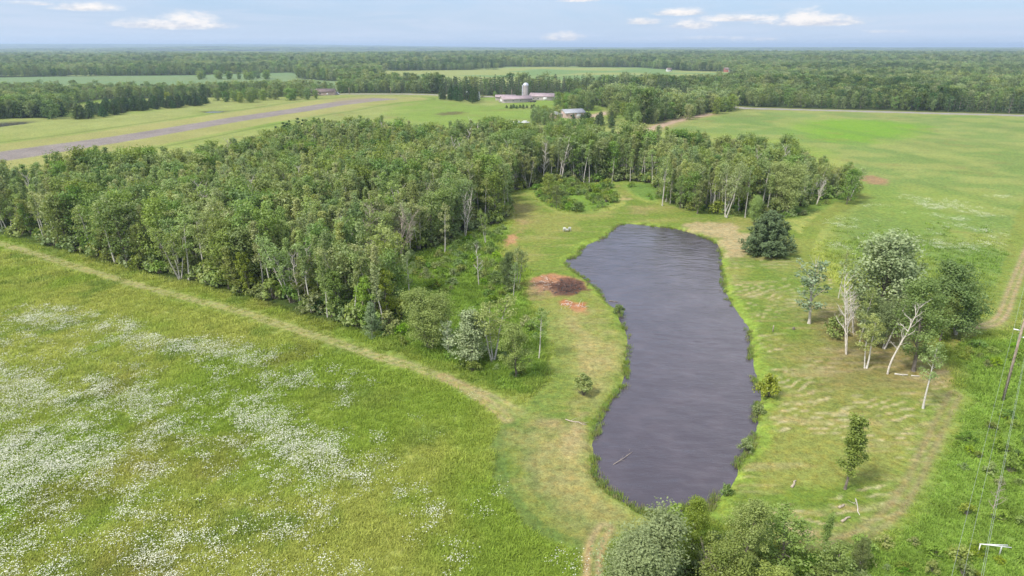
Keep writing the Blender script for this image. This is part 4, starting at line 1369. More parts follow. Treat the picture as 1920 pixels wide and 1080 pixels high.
FRONT = PP([(-120, 412), (0, 440), (100, 460), (223, 498), (333, 520), (443, 547), (567, 588), (640, 612), (690, 625), (745, 632)])
CLEAR = PP([(745, 632), (760, 600), (745, 560), (700, 535), (705, 510), (735, 490), (775, 478), (830, 455), (880, 432), (945, 415), (957, 395), (945, 362)])
NORTH = PP([(945, 362), (985, 352), (1040, 345), (1100, 343), (1150, 338), (1230, 343), (1235, 375), (1290, 395), (1340, 403), (1380, 402), (1430, 405), (1480, 395), (1530, 378), (1580, 360), (1600, 340)])
wx, wy = jitter_points(FOREST, 3.0, .45, 5)
keep = in_view(wx, wy, 25)
wx, wy = wx[keep], wy[keep]
for (sx, sy) in TREE_SPOTS:
    k = np.hypot(wx - sx, wy - sy) > 1.8
    wx, wy = wx[k], wy[k]
dfr, dcl, dno = dist_line(FRONT, wx, wy), dist_line(CLEAR, wx, wy), dist_line(NORTH, wx, wy)
wd = np.hypot(wx, wy)
rg = np.random.default_rng(9)
n = len(wx)
patch = fbm(wx, wy, 34, 3, 201)
edge = np.minimum(np.minimum(dfr, dcl), dno)
hgt = 12.2 * (0.80 + .38 * fbm(wx, wy, 22, 3, 202)) * rg.uniform(.84, 1.14, n)
hgt *= 1 - .10 * np.exp(-(edge / 3) ** 2)
px_, py_ = to_px(wx, wy, 0)
hgt *= np.where(px_ > 1480, .78, 1.0)
# kinds: 0-5 aspen, 6-8 dark round, 9-10 bright, 11-13 birch, 14 dead, 15 pine
u = rg.random(n)
var = rg.integers(0, 6, n)
var = np.where(u < .12 + .22 * (patch > .58), 6 + rg.integers(0, 3, n), var)
var = np.where((u > .87), 11 + rg.integers(0, 3, n), var)
var = np.where((u > .975), 14, var)
var = np.where((edge < 4) & (u > .35) & (u < .50), 9 + rg.integers(0, 2, n), var)
var = np.where((edge < 6) & (u > .55) & (u < .78), 11 + rg.integers(0, 3, n), var)
pinezone = smooth_poly(np.array([P(a, b, 10) for a, b in [(365, 278), (365, 262), (450, 252), (560, 225), (600, 215), (640, 220), (560, 245), (450, 270)]]), 0)
var = np.where(inside(pinezone, wx, wy), 15, var)
VARS = ASP + RND + BRI + BIR + [DEAD[0]] + [proto('wp', lambda: pine_meshes(720, H=10, R_=2.4, leaf=.5, per=22, whorls=10, arms=7))]
PH = np.array([12] * 6 + [10] * 3 + [8] * 2 + [11] * 3 + [11] + [10], float)
hgt = np.where((var >= 9) & (var <= 10), hgt * .72, hgt)
KN = {**{k: 'aspen_tree' for k in range(6)}, 6: 'leafy_tree', 7: 'leafy_tree', 8: 'leafy_tree', 9: 'leafy_tree', 10: 'leafy_tree', 11: 'birch_tree', 12: 'birch_tree', 13: 'birch_tree', 14: 'dead_birch', 15: 'pine_tree'}
visible = (np.abs(wx) < .75 * wy + 1)
order = np.argsort(wd + np.where(visible, 0, 1e5) - np.where(edge < 4.5, 28, 0))
picked = np.zeros(n, bool)
picked[order[:265]] = True


def words_of(v):
    return {0: 'slim feathery aspen', 1: 'leafy aspen', 2: 'narrow aspen', 3: 'broad crowned aspen', 4: 'tall aspen', 5: 'thin aspen', 6: 'dark round tree', 7: 'dark broad tree', 8: 'dark green tree',
            9: 'low bright tree', 10: 'short light tree', 11: 'white stemmed birch', 12: 'twin stemmed birch', 13: 'many stemmed birch', 14: 'bare white birch', 15: 'dark pine'}[v]


def ordinal(k):
    tens = ['', '', 'twenty', 'thirty', 'forty', 'fifty', 'sixty', 'seventy', 'eighty', 'ninety']
    ones = ['', 'first', 'second', 'third', 'fourth', 'fifth', 'sixth', 'seventh', 'eighth', 'ninth', 'tenth', 'eleventh', 'twelfth', 'thirteenth', 'fourteenth', 'fifteenth', 'sixteenth', 'seventeenth', 'eighteenth', 'nineteenth']
    if k < 20:
        return ones[k]
    return (tens[k // 10] + '-' + ones[k % 10]) if k % 10 else tens[k // 10][:-1] + 'ieth'


rows = {}
for i in np.nonzero(picked)[0]:
    m3 = (dfr[i], dcl[i], dno[i])
    e = int(np.argmin(m3))
    r = 0 if m3[e] < 2.6 else 1 if m3[e] < 5.2 else 2 if m3[e] < 8.5 else 3
    rows.setdefault((e, r), []).append(i)
EDG2 = ['the wood beside the track', 'the wood facing the clearing', 'the wood behind the pond']
EDGE = ['the woodland along the mown track', 'the woodland facing the scrub clearing', 'the woodland north of the pond']
for (e, r), ids in rows.items():
    ids.sort(key=lambda i: px_[i])
    for k, i in enumerate(ids):
        w = words_of(int(var[i]))
        if r < 3:
            rn = ('front', 'second', 'third')[r]
            lab = f'{w}, {ordinal(k + 1)} from left in the {rn} row of {EDG2[e]}'
            grp = f'trees of the {rn} row of {EDGE[e]}'
        else:
            lab = f'{w} crowded deep inside {EDG2[e]}'
            grp = f'trees inside {EDGE[e]}'
        v = int(var[i])
        place_tree(KN[v], lab, 'tree', float(wx[i]), float(wy[i]), VARS[v], PH[v], float(hgt[i]), float(rg.uniform(.85, 1.15)), group=grp, z=-.05)
rest = ~picked
scatter('woodland_trees', np.stack([wx, wy, np.full(n, -.05)], -1)[rest], var[rest], rg.uniform(0, 6.28, n)[rest], (hgt / PH[var])[rest], VARS,
        'dense mass of leafy treetops filling the woodland left of and behind the pond')

# understorey along the wood's edges and in the scrub
FB = [proto(('fb', i), lambda i=i: bush_meshes(620 + i, H=1.5, R_=1.2, leaf=.24, per=24, mat_leaf=['bright', 'lush', 'round', 'aspen'][i], n=16)) for i in range(4)]


def scrub_points(poly, step, seed, thr=None, s=5):
    X, Y = jitter_points(poly, step, .5, seed)
    k = in_view(X, Y) & (Y > 36)
    X, Y = X[k], Y[k]
    if thr is not None:
        k = fbm(X, Y, s, 3, seed) > thr
        X, Y = X[k], Y[k]
    return X, Y


bx_, by_, bv_, bs_ = [], [], [], []


def add_b(X, Y, v, s):
    bx_.append(X); by_.append(Y); bv_.append(v); bs_.append(s)


X, Y = scrub_points(FOREST, 2.2, 31)
de = np.minimum(np.minimum(dist_line(FRONT, X, Y), dist_line(CLEAR, X, Y)), dist_line(NORTH, X, Y))
k = rg.random(len(X)) < np.exp(-de / 7)
add_b(X[k], Y[k], rg.choice([0, 2, 3, 3], k.sum()), rg.uniform(.9, 2.7, k.sum()))
for poly, st, thr, lo, hi, vs, sd in ((SCRUB_W, 2.4, .50, .5, 1.3, [0, 1, 2, 3], 32), (SCRUB_N, 2.2, .42, .6, 1.5, [0, 0, 1, 2], 33), (SCRUB_N2, 2.2, .5, .5, 1.1, [0, 1], 34),
                            (SCRUB_N3, 2.2, .45, .5, 1.3, [0, 2, 3], 35), (SCRUB_E, 1.9, .47, .3, .95, [1, 1, 1, 0, 3], 36), (SCRUB_S, 1.6, .40, .5, 1.4, [0, 1, 2, 3], 37)):
    X, Y = scrub_points(poly, st, sd, thr)
    add_b(X, Y, rg.choice(vs, len(X)), rg.uniform(lo, hi, len(X)))
BX, BY, BV, BS = map(np.concatenate, (bx_, by_, bv_, bs_))
k = (sdist(POND, BX, BY) < -1.5) & (line_d(TRACK_A, BX, BY) > 3) & (sdist(MOWN_W, BX, BY) < -.8) & (sdist(MOWN_E, BX, BY) < -.8)
BX, BY, BV, BS = BX[k], BY[k], BV[k], BS[k]
scatter('undergrowth', np.stack([BX, BY, np.zeros(len(BX))], -1), BV, rg.uniform(0, 6.28, len(BX)), BS, FB, 'low leafy undergrowth along the woodland edge and in the scrub')


# ------------------------------------------------------------------ grass, flowers, reeds
def tuft(seed, n, h, spread, m, w=.05, lean=.35):
    rg = np.random.default_rng(seed)
    b = rg.normal(size=(n, 2)) * spread
    az = rg.uniform(0, 6.28, n)
    hh = h * rg.uniform(.5, 1.2, n)
    l = np.abs(rg.normal(size=n)) * lean * hh
    d = np.stack([np.cos(az), np.sin(az)], -1)
    p = np.stack([-d[:, 1], d[:, 0]], -1) * w * .5
    z0 = np.full(n, -.05)
    A = np.column_stack([b - p, z0])
    B = np.column_stack([b + p, z0])
    Cc = np.column_stack([b + d * l[:, None] * .4 + p * .9, hh * .6])
    Dd = np.column_stack([b + d * l[:, None] * .4 - p * .9, hh * .6])
    T = np.column_stack([b + d * l[:, None], hh])
    V = np.stack([A, B, Cc, Dd, T], 1).reshape(-1, 3)
    i = np.arange(n)[:, None] * 5
    mb = MB()
    tt = np.clip(.5 + rg.normal(size=n) * .22, 0, 1)
    mb.add(V, i + np.array([0, 1, 2, 3]), i + np.array([3, 2, 4]), np.repeat(tt, 5))
    return mb.mesh('grass', M[m])


def flower_head(seed, n, m='petal', spread=.35):
    rg = np.random.default_rng(seed)
    mb = MB()
    for q in range(n):
        c = np.array([rg.normal() * spread, rg.normal() * spread, rg.uniform(.45, .75)])
        r = rg.uniform(.022, .060)
        th = np.arange(6) * np.pi / 3 + rg.random()
        nrm = rg.normal(size=2) * .2
        V = np.stack([c[0] + r * np.cos(th), c[1] + r * np.sin(th), c[2] + r * (np.cos(th) * nrm[0] + np.sin(th) * nrm[1])], -1)
        V = np.vstack([V, c + np.array([0, 0, .025])])
        mb.add(V, None, [(6, a, (a + 1) % 6) for a in range(6)], np.full(7, rg.random()))
    return mb.mesh('flower', M[m])


GR = [[tuft(800 + i, 26, .28, .26, 'grass', .060, .8)] for i in range(3)] + [[tuft(803, 26, .26, .26, 'weed', .065, .8)]] + [[tuft(804, 14, .5, .22, 'grass', .05)]]


def meadow_scatter():
    rg = np.random.default_rng(77)
    out = []
    for y0, y1, dens, sc in ((41, 75, 11.0, 1.0), (75, 115, 5.0, 1.35), (115, 190, 1.8, 1.8)):
        A = (y1 - y0) * 2 * (.80 * (y0 + y1) / 2 + 10)
        N = int(A * dens)
        Y = rg.uniform(y0, y1, N)
        X = rg.uniform(-1, 1, N) * (.80 * Y + 10)
        out.append((X, Y, np.full(N, sc)))
    X, Y, S = map(np.concatenate, zip(*out))
    col, tall, cat, z = ground_data(X, Y)
    pd = sdist(POND, X, Y, 30)
    k = (rg.random(len(X)) < tall ** 1.5 * np.where(X > 40, sstep(165, 85, Y) * .8, sstep(190, 120, Y))) & (tall > .35) & (cat != 6) & (pd < -.1)
    X, Y, S, z, col, tall = X[k], Y[k], S[k], z[k], col[:, k], tall[k]
    luma = col[1] - col[0]
    v = rg.integers(0, 3, len(X))
    v = np.where((luma > .085) & (rg.random(len(X)) < .7), 3, v)
    v = np.where(rg.random(len(X)) < .05, 4, v)
    S = S * rg.uniform(.6, 1.25, len(X)) * (.55 + .45 * tall) * (.7 + .6 * fbm(X, Y, 3, 3, 5))
    print('tufts', len(X))
    scatter('meadow_grass', np.stack([X, Y, z - .05], -1), v, rg.uniform(0, 6.28, len(X)), S, GR, 'tall green meadow grass growing round the pond and the tracks', base=col)
    # flowers
    N = 60000
    Y = rg.uniform(41, 190, N)
    X = rg.uniform(-1, 1, N) * (.80 * Y + 10)
    ang = R(-30)
    ax, ay = X * math.cos(ang) + Y * math.sin(ang), -X * math.sin(ang) + Y * math.cos(ang)
    dn = fbm(ax * .45, ay, 5.0, 4, 303, .6)
    dn2 = fbm(X, Y, 1.8, 3, 304)
    f1 = sstep(-2, 3, sdist(FLOWER, X, Y)) * sstep(.46, .63, dn * .62 + dn2 * .38)
    f2 = sstep(-2, 3, sdist(FLOWER2, X, Y)) * sstep(.54, .70, dn * .45 + dn2 * .55) * .35
    f1b = sstep(-2, 3, sdist(FLOWER, X, Y)) * .06
    f3 = sstep(-2, 3, sdist(FLOWER3, X, Y)) * sstep(.50, .64, dn) * .45
    corner = smooth_poly(PP([(-200, 740), (60, 760), (250, 880), (420, 1000), (470, 1110), (-300, 1110)]), 1)
    f1 = np.maximum(f1, sstep(-3, 5, sdist(corner, X, Y)) * sstep(.36, .60, dn * .55 + dn2 * .45) * .75)
    tr = sdist(FLOWER4, X, Y)
    f4 = sstep(-2, 3, tr) * sstep(.52, .66, dn) * .35
    d = np.clip(f1 + f1b + f2 + f3 + f4, 0, 1)
    k = rg.random(N) < d * (1.15 - .0 * Y)
    X, Y = X[k], Y[k]
    # each seed grows a small colony
    m = 3
    X = np.repeat(X, m) + rg.normal(size=len(X) * m) * .45
    Y = np.repeat(Y, m) + rg.normal(size=len(Y) * m) * .45
    _, _, _, z = ground_data(X, Y)
    print('flowers', len(X))
    scatter('wildflowers', np.stack([X, Y, z], -1), rg.integers(0, 3, len(X)), rg.uniform(0, 6.28, len(X)), rg.uniform(.7, 1.15, len(X)),
            [[flower_head(810, 9)], [flower_head(811, 13)], [flower_head(812, 6)]], 'drifts of white wildflowers in the meadow')
    # rushes along the shore
    t = np.concatenate([np.linspace(POND[i], POND[(i + 1) % len(POND)], 40) for i in range(len(POND))])
    t = np.repeat(t, 3, 0) + rg.normal(size=(len(t) * 3, 2)) * .30
    k = (fbm(t[:, 0], t[:, 1], 4, 3, 401) > .44) & (rg.random(len(t)) < .17)
    t = t[k]
    scatter('shore_reeds', np.column_stack([t, np.full(len(t), -.36)]), rg.choice([0, 0, 1], len(t)), rg.uniform(0, 6.28, len(t)), rg.uniform(.4, 1.05, len(t)),
            [[tuft(820, 18, .5, .2, 'reed', .05, .35)], [tuft(821, 12, .6, .2, 'drygrass', .04, .3)]], 'thin rushes and weeds along the shore of the pond')


meadow_scatter()

# ------------------------------------------------------------------ middle distance and far woods
FARV = [proto(('fv', i), lambda i=i: tree_meshes('far', 900 + i, H=13, R_=[4.3, 3.6, 5.0][i], clear=.12, up=.3, n_limb=20, per=18, leaf=.85, mat_leaf='farleaf', mat_bark='bark', shape='round', clump=1.25, sides=4)) for i in range(3)]
FARP = [proto(('fp', i), lambda i=i: pine_meshes(920 + i, H=12, R_=[2.6, 2.2][i], leaf=.9, per=7, mat_leaf='farpine', whorls=7, arms=6)) for i in range(2)]


def clump_mesh(seed):
    """a 70 m patch of far canopy, trees as small tufted domes"""
    rg = np.random.default_rng(seed)
    mb = MB()
    n = 90
    c = np.column_stack([rg.uniform(-36, 36, n), rg.uniform(-36, 36, n), rg.uniform(7, 12, n)])
    leaves(mb, c, rg.uniform(3.0, 5.0, n), 22, 2.6, rg, None, np.clip(rg.normal(size=n) * .2 + .5, 0, 1))
    return mb.mesh('canopy', M['farleaf'])


CLP = [[clump_mesh(940 + i)] for i in range(3)]


def is_wood(X, Y):
    k = ~inside(FARM_OPEN, X, Y)
    for f in OPEN_FAR:
        k &= ~inside(f, X, Y)
    k &= line_d(ROAD, X, Y, 60) > 13
    return k


def far_woods():
    rg = np.random.default_rng(33)
    allp = []
    for y0, y1, st in ((230, 700, 6.0), (700, 1500, 8.5), (1500, 3000, 13)):
        Ys = np.arange(y0, y1, st)
        X, Y = [], []
        for yy in Ys:
            xs = np.arange(-.82 * yy - 20, .82 * yy + 20, st)
            X.append(xs + rg.uniform(-.5, .5, len(xs)) * st)
            Y.append(np.full(len(xs), yy) + rg.uniform(-.5, .5, len(xs)) * st)
        X, Y = np.concatenate(X), np.concatenate(Y)
        k = is_wood(X, Y)
        k &= ~((fbm(X, Y, 45, 3, 503) < .31) & (Y > 720))
        X, Y = X[k], Y[k]
        con = fbm(X, Y, 90, 3, 501)
        # dark pine stand behind the farm and along the east road
        stand = inside(PP([(815, 182), (1200, 196), (1290, 200), (1290, 175), (1200, 168), (830, 166)]), X, Y)
        stand |= inside(PP([(1780, 214), (2100, 226), (2100, 212), (1780, 206)]), X, Y)
        stand |= inside(PP([(1440, 207), (1530, 210), (1530, 204), (1440, 203)]), X, Y)
        v = rg.integers(0, 3, len(X))
        u = rg.random(len(X))
        v = np.where(u < sstep(.54, .70, con) * .5, 3 + rg.integers(0, 2, len(X)), v)
        v = np.where(stand & (u < .9), 3 + rg.integers(0, 2, len(X)), v)
        s = rg.uniform(.66, 1.16, len(X)) * (.62 + .72 * fbm(X, Y, 60, 3, 502)) * (.9 if st < 8 else .95 if st < 10 else 1.3)
        qx, qy = to_px(X, Y, 0)
        s *= np.where((Y < 680) & (qx < 800), .82, 1) * np.where((Y < 680) & (qx >= 800) & (qx < 1230), 1.2, 1)
        gz = sstep(1500, 5000, np.hypot(X, Y)) * (fbm(X, Y, 1900, 3, 101) - .45) * 42 - sstep(2500, 20000, np.hypot(X, Y)) * 6
        allp.append((X, Y, gz, v, s))
        print('far', len(X))
    X, Y, Z, v, s = map(np.concatenate, zip(*allp))
    scatter('distant_woods', np.stack([X, Y, Z], -1), v, rg.uniform(0, 6.28, len(X)), s, FARV + FARP, 'dark woods beyond the road and the farm, reaching back towards the horizon')
    X, Y = [], []
    yy = 3000.0
    while yy < 15000:
        st = 62 if yy < 7000 else 95
        xs = np.arange(-.82 * yy, .82 * yy, st)
        X.append(xs + rg.uniform(-.5, .5, len(xs)) * st)
        Y.append(np.full(len(xs), yy) + rg.uniform(-.5, .5, len(xs)) * st)
        yy += st
    X, Y = np.concatenate(X), np.concatenate(Y)
    k = fbm(X, Y * .35, 420, 3, 511) > .40
    X, Y = X[k], Y[k]
    D = np.hypot(X, Y)
    Z = sstep(1500, 5000, D) * (fbm(X, Y, 1900, 3, 101) - .45) * 42 * sstep(18000, 6000, D) - sstep(2500, 20000, D) * 6 + sstep(9000, 15000, D) * sstep(.05, -.35, X / D) * 62
    print('clumps', len(X))
    scatter('horizon_woods', np.stack([X, Y, Z], -1), rg.integers(0, 3, len(X)), rg.uniform(0, 6.28, len(X)), np.where(Y < 7000, 1.0, 1.5) * rg.uniform(.85, 1.2, len(X)), CLP, 'blue green forest canopy stretching to the horizon')


far_woods()

# tree rows and clumps on the near side of the road, each tree its own object
MP = [proto('mp0', lambda: pine_meshes(730, H=8, R_=2.9, leaf=.6, per=20, whorls=9, arms=8)), proto('mp1', lambda: pine_meshes(731, H=8, R_=2.4, leaf=.6, per=20, whorls=9, arms=7))]
MR = [proto(('mr', i), lambda i=i: tree_meshes('mid', 740 + i, H=11, R_=[3.4, 3.0][i], clear=.03, up=.12, n_limb=36, per=30, leaf=.55, mat_leaf='round', mat_bark='bark', shape='col', clump=1.2)) for i in range(2)]
MB_ = [proto(('mb', i), lambda i=i: tree_meshes('mid', 750 + i, H=10, R_=3.0, clear=.03, up=.15, n_limb=34, per=26, leaf=.55, mat_leaf=['aspen', 'bright'][i], mat_bark='bark', shape='col', clump=1.1)) for i in range(2)]


def stand(name, fmt, group, poly_px, step, meshes, ph, h, seed, cat='tree', width=1.0):
    poly = PP(poly_px)
    X, Y = jitter_points(poly, step, .38, seed)
    r = np.random.default_rng(seed)
    idx = np.argsort(to_px(X, Y, 0)[0])
    for q, i in enumerate(idx):
        m = meshes[int(r.integers(len(meshes)))]
        place_tree(name, fmt.replace('#', ordinal(q + 1)), cat, float(X[i]), float(Y[i]), m, ph, h * r.uniform(.82, 1.15), width * r.uniform(.9, 1.15), group=group, z=0)


def line_trees(name, fmts, group, pts, meshes, ph, width=1.0, cat='tree'):
    for q, (bx, by, ty) in enumerate(pts):
        at_px(name, fmts[q] if isinstance(fmts, list) else fmts, cat, bx, by, ty, meshes[q % len(meshes)], ph, width, group=group)


stand('pine_tree', '# dark pine from the left in the plantation strip beyond the runway', 'pines of the plantation strip beyond the runway',
      [(128, 226), (195, 221), (250, 210), (395, 197), (395, 192), (240, 198), (190, 205), (150, 216)], 6.6, MP, 8, 7.5, 61, width=1.35)
stand('pine_tree', '# pine from the left beside the small far pond', 'pines beside the far left pond', [(-60, 226), (10, 223), (60, 222), (100, 224), (128, 214), (90, 206), (0, 210), (-60, 214)], 8.2, MP + MR[:1], 8, 8.5, 62, width=1.4)
stand('leafy_tree', '# dark tree from the left in the row by the runway end', 'trees of the row left of the end of the runway', [(402, 193), (470, 193), (500, 190), (600, 186), (598, 182), (400, 187)], 11, MR, 11, 8.0, 63, width=1.25)
stand('pine_tree', '# pine from the left in the small square stand near the farm', 'pines of the small square stand left of the farm', [(822, 188), (892, 195), (896, 189), (830, 181)], 7.0, MP, 8, 11, 64, width=.8)
stand('leafy_tree', '# leafy tree from the left in the clump right of the white barn', 'trees of the clump right of the white barn', [(1042, 204), (1072, 211), (1112, 210), (1108, 200), (1055, 198)], 8.5, MR + MB_[:1], 11, 10.5, 65)
stand('leafy_tree', '# dark tree from the left in the clump before the grey shed', 'trees of the clump in front of the grey shed', [(985, 236), (1050, 237), (1052, 226), (1000, 226)], 7, MR, 11, 8.5, 66)
stand('pine_tree', '# dark pine from the left between the grey shed and the woodland', 'pines between the grey shed and the woodland', [(1060, 240), (1150, 243), (1150, 232), (1085, 230)], 7, MP, 8, 7.5, 67, width=1.1)
stand('leafy_tree', '# leafy tree from the left in the hedge line beside the east field', 'trees of the hedge line beside the east field', [(1175, 240), (1250, 231), (1375, 209), (1370, 203), (1290, 211), (1180, 226)], 9.0, MR + MB_[:1], 11, 9.5, 68)
stand('leafy_tree', '# leafy tree from the left behind the gravel drive', 'trees behind the gravel drive right of the barn', [(1140, 226), (1175, 226), (1230, 214), (1225, 206), (1160, 210)], 11, MB_ + MR[:1], 11, 8.5, 69)
stand('leafy_tree', '# round tree from the left on the islands in the far left field', 'trees on the islands in the far left field', [(370, 150), (432, 150), (436, 146), (376, 146)], 17, MR, 11, 10, 71, width=1.5)
stand('leafy_tree', '# round tree from the left of the second clump in the far left field', 'trees of the second clump in the far left field', [(442, 150), (506, 150), (502, 146), (446, 146.5)], 19, MR, 11, 10, 72, width=1.5)
line_trees('spruce_tree', ['small dark spruce, %s from left in the young row before the farm' % ordinal(q) for q in range(1, 11)], 'young spruces in front of the farm', [(x, 203 + (i % 2), 197 - (i % 3)) for i, x in enumerate((950, 958, 963, 969, 975, 981, 988, 997, 1001, 1009))], MP, 8, 1.7)
line_trees('leafy_tree', ['light green tree far left of the runway behind the pines', 'round light green tree beside the plantation strip', 'small bright tree left of the silo', 'rounded bright tree nearest the silo on its left'],
           'light trees round the farm', [(320, 194, 173), (440, 190, 171), (929, 183, 172), (945, 183, 173)], MB_[1:], 10, 1.3)


# ------------------------------------------------------------------ buildings
def gable(name, label, cat, X, Y, L, Wd, Hw, Hr, rz, wall, roof, doors=(), windows=(), z=0, over=.35):
    """long axis along local x; L length, Wd depth"""
    t = thing(name, label, cat, (X, Y, z), rz)
    b = MB()
    hx, hy = L / 2, Wd / 2
    V = [(-hx, -hy, 0), (hx, -hy, 0), (hx, hy, 0), (-hx, hy, 0), (-hx, -hy, Hw), (hx, -hy, Hw), (hx, hy, Hw), (-hx, hy, Hw), (-hx, 0, Hw + Hr - .06), (hx, 0, Hw + Hr - .06)]
    b.add(V, [(0, 1, 5, 4), (2, 3, 7, 6), (1, 2, 6, 5), (3, 0, 4, 7)], [(5, 6, 9), (7, 4, 8)])
    b.build('wall', M[wall], t)
    r = MB()
    sl = Hr / hy
    for s in (-1, 1):
        y0, y1 = s * (hy + over), 0
        z0, z1 = Hw - over * sl, Hw + Hr
        V = [(-hx - over, y0, z0), (hx + over, y0, z0), (hx + over, y1, z1), (-hx - over, y1, z1)]
        V += [(a, c, d + .18) for a, c, d in V]
        r.add(V, [(0, 3, 2, 1), (4, 5, 6, 7), (0, 1, 5, 4), (1, 2, 6, 5), (2, 3, 7, 6), (3, 0, 4, 7)])
    for k in range(int(L / 1.2)):          # standing seams
        xx = -hx + (k + .5) * 1.2
        for s in (-1, 1):
            r.add([(xx - .04, s * (hy + over), Hw - over * sl + .17), (xx + .04, s * (hy + over), Hw - over * sl + .17), (xx + .04, 0, Hw + Hr + .17), (xx - .04, 0, Hw + Hr + .17),
                   (xx - .04, s * (hy + over), Hw - over * sl + .24), (xx + .04, s * (hy + over), Hw - over * sl + .24), (xx + .04, 0, Hw + Hr + .24), (xx - .04, 0, Hw + Hr + .24)],
                  [(4, 5, 6, 7), (0, 1, 5, 4), (1, 2, 6, 5), (3, 0, 4, 7)])
    r.build('roof', M[roof], t)
    for (side, c, w, h) in doors:
        d = MB()
        if side == 'f':
            d.box(c - w / 2, c + w / 2, -hy - .08, -hy + .05, 0, h)
        elif side == 'l':
            d.box(-hx - .08, -hx + .05, c - w / 2, c + w / 2, 0, h)
        else:
            d.box(hx - .05, hx + .08, c - w / 2, c + w / 2, 0, h)
        d.build('door', M['white'], t)
    for (side, c, zz, w, h) in windows:
        f, g = MB(), MB()
        if side == 'f':
            f.box(c - w / 2, c + w / 2, -hy - .07, -hy + .05, zz, zz + h)
            g.box(c - w / 2 + .1, c + w / 2 - .1, -hy - .1, -hy - .05, zz + .1, zz + h - .1)
        elif side == 'l':
            f.box(-hx - .07, -hx + .05, c - w / 2, c + w / 2, zz, zz + h)
            g.box(-hx - .1, -hx - .05, c - w / 2 + .1, c + w / 2 - .1, zz + .1, zz + h - .1)
        else:
            f.box(hx - .05, hx + .07, c - w / 2, c + w / 2, zz, zz + h)
            g.box(hx + .05, hx + .1, c - w / 2 + .1, c + w / 2 - .1, zz + .1, zz + h - .1)
        fo = f.build('window', M['white'], t)
        g.build('pane', M['pane'], fo)
    return t


X, Y = P(1018, 188.5)
gable('barn', 'long white barn with faded pink roof right of the silo', 'barn', X, Y + 6, 19.5, 11, 3.0, 2.2, R(-14), 'whitewall', 'pinkroof',
      [('f', 3, 3, 2.6), ('r', 0, 3.2, 2.7)], [('f', -6, 1.2, 1.2, .9), ('f', -2.5, 1.2, 1.2, .9)])
X, Y = P(972, 192.5)
gable('barn', 'cream gabled barn with pink roof in front left of the silo', 'barn', X - 2, Y + 5, 24, 9.5, 2.6, 2.0, R(22), 'whitewall', 'pinkroof', [('l', 0, 2.8, 2.3)], [('f', -4, 1.1, 1.2, .8), ('f', 2, 1.1, 1.2, .8)])
X, Y = P(948, 189.0)
gable('barn_annex', 'low white wing with pink roof at the far left of the farm', 'barn', X, Y + 9, 16, 8, 2.4, 1.5, R(0), 'whitewall', 'pinkroof', [('f', -3, 2.4, 2.1)])
X, Y = P(1070, 222)
gable('shed', 'grey metal roofed shed half hidden behind dark trees', 'shed', X + 1, Y + 5, 13.5, 9.5, 3.1, 1.8, R(24), 'brickwall', 'greyroof', [('f', 2, 3, 2.6)], [('f', -3, 1.2, 1.2, .9)])
X, Y = P(1047, 222)
gable('shed_wing', 'lower grey shed to the left of the metal roofed shed', 'shed', X, Y + 4, 8, 7, 2.2, 1.3, R(24), 'brickwall', 'greyroof', [('f', 0, 2.4, 2.0)])
X, Y = P(886, 186.5)
gable('farmhouse', 'pale house peeping out beside the square pine stand', 'house', X, Y, 11, 8, 3.6, 2.3, R(-10), 'white', 'greyroof', [('f', 0, 1, 2.1)], [('f', 3, 1.2, 1.2, 1.2), ('f', -3, 1.2, 1.2, 1.2)])
X, Y = P(599, 179)
gable('house', 'brown roofed house by the road at the end of the runway', 'house', X, Y + 6, 24, 10, 2.8, 2.4, R(5), 'brickwall', 'darkroof', [('f', 6, 1, 2.1)], [('f', 0, 1, 1.6, 1.2), ('f', -6, 1, 1.6, 1.2)])
X, Y = P(4, 193)
gable('house', 'white gabled house at the far left edge among trees', 'house', X - 1, Y, 10, 9, 4.2, 3.0, R(70), 'white', 'greyroof', [('f', 0, 1, 2.1)], [('f', 2.6, 1.2, 1.3, 1.2)])
X, Y = P(1366, 135)
gable('barn', 'small red barn at the right end of the distant field', 'barn', X, Y, 15, 9, 4, 3, R(0), 'redwall', 'darkroof', [('f', 0, 3, 3)])
X, Y = P(1254, 134)
gable('house', 'tiny white house at the edge of the distant field', 'house', X, Y, 8, 6, 3.2, 2.6, R(15), 'white', 'darkroof', [('f', 0, 1, 2.1)], [('f', 3, 1.4, 1.4, 1.4)])

X, Y = P(985.7, 190)
t = thing('silo', 'tall grey silo with pale domed top between the barns', 'silo', (X, Y + 3, 0))
b = MB()
prof = []
for k in range(15):
    z = k * .78
    prof += [(2.02, z), (2.02, z + .66), (2.09, z + .68), (2.09, z + .76)]
b.lathe(prof, 28)
b.build('wall', M['silo'], t, smooth=False)
b = MB()
b.lathe([(2.2, 11.7), (2.2, 11.95)] + [(2.15 * math.cos(a), 11.95 + 1.75 * math.sin(a)) for a in np.linspace(0, 1.55, 9)], 28)
b.build('dome', M['silodome'], t, smooth=True)
b = MB()
for k in range(14):
    b.box(-2.9, -2.0, -.6, .6, .6 + k * .8, .6 + k * .8 + .74)
b.build('chute', M['silodome'], t)


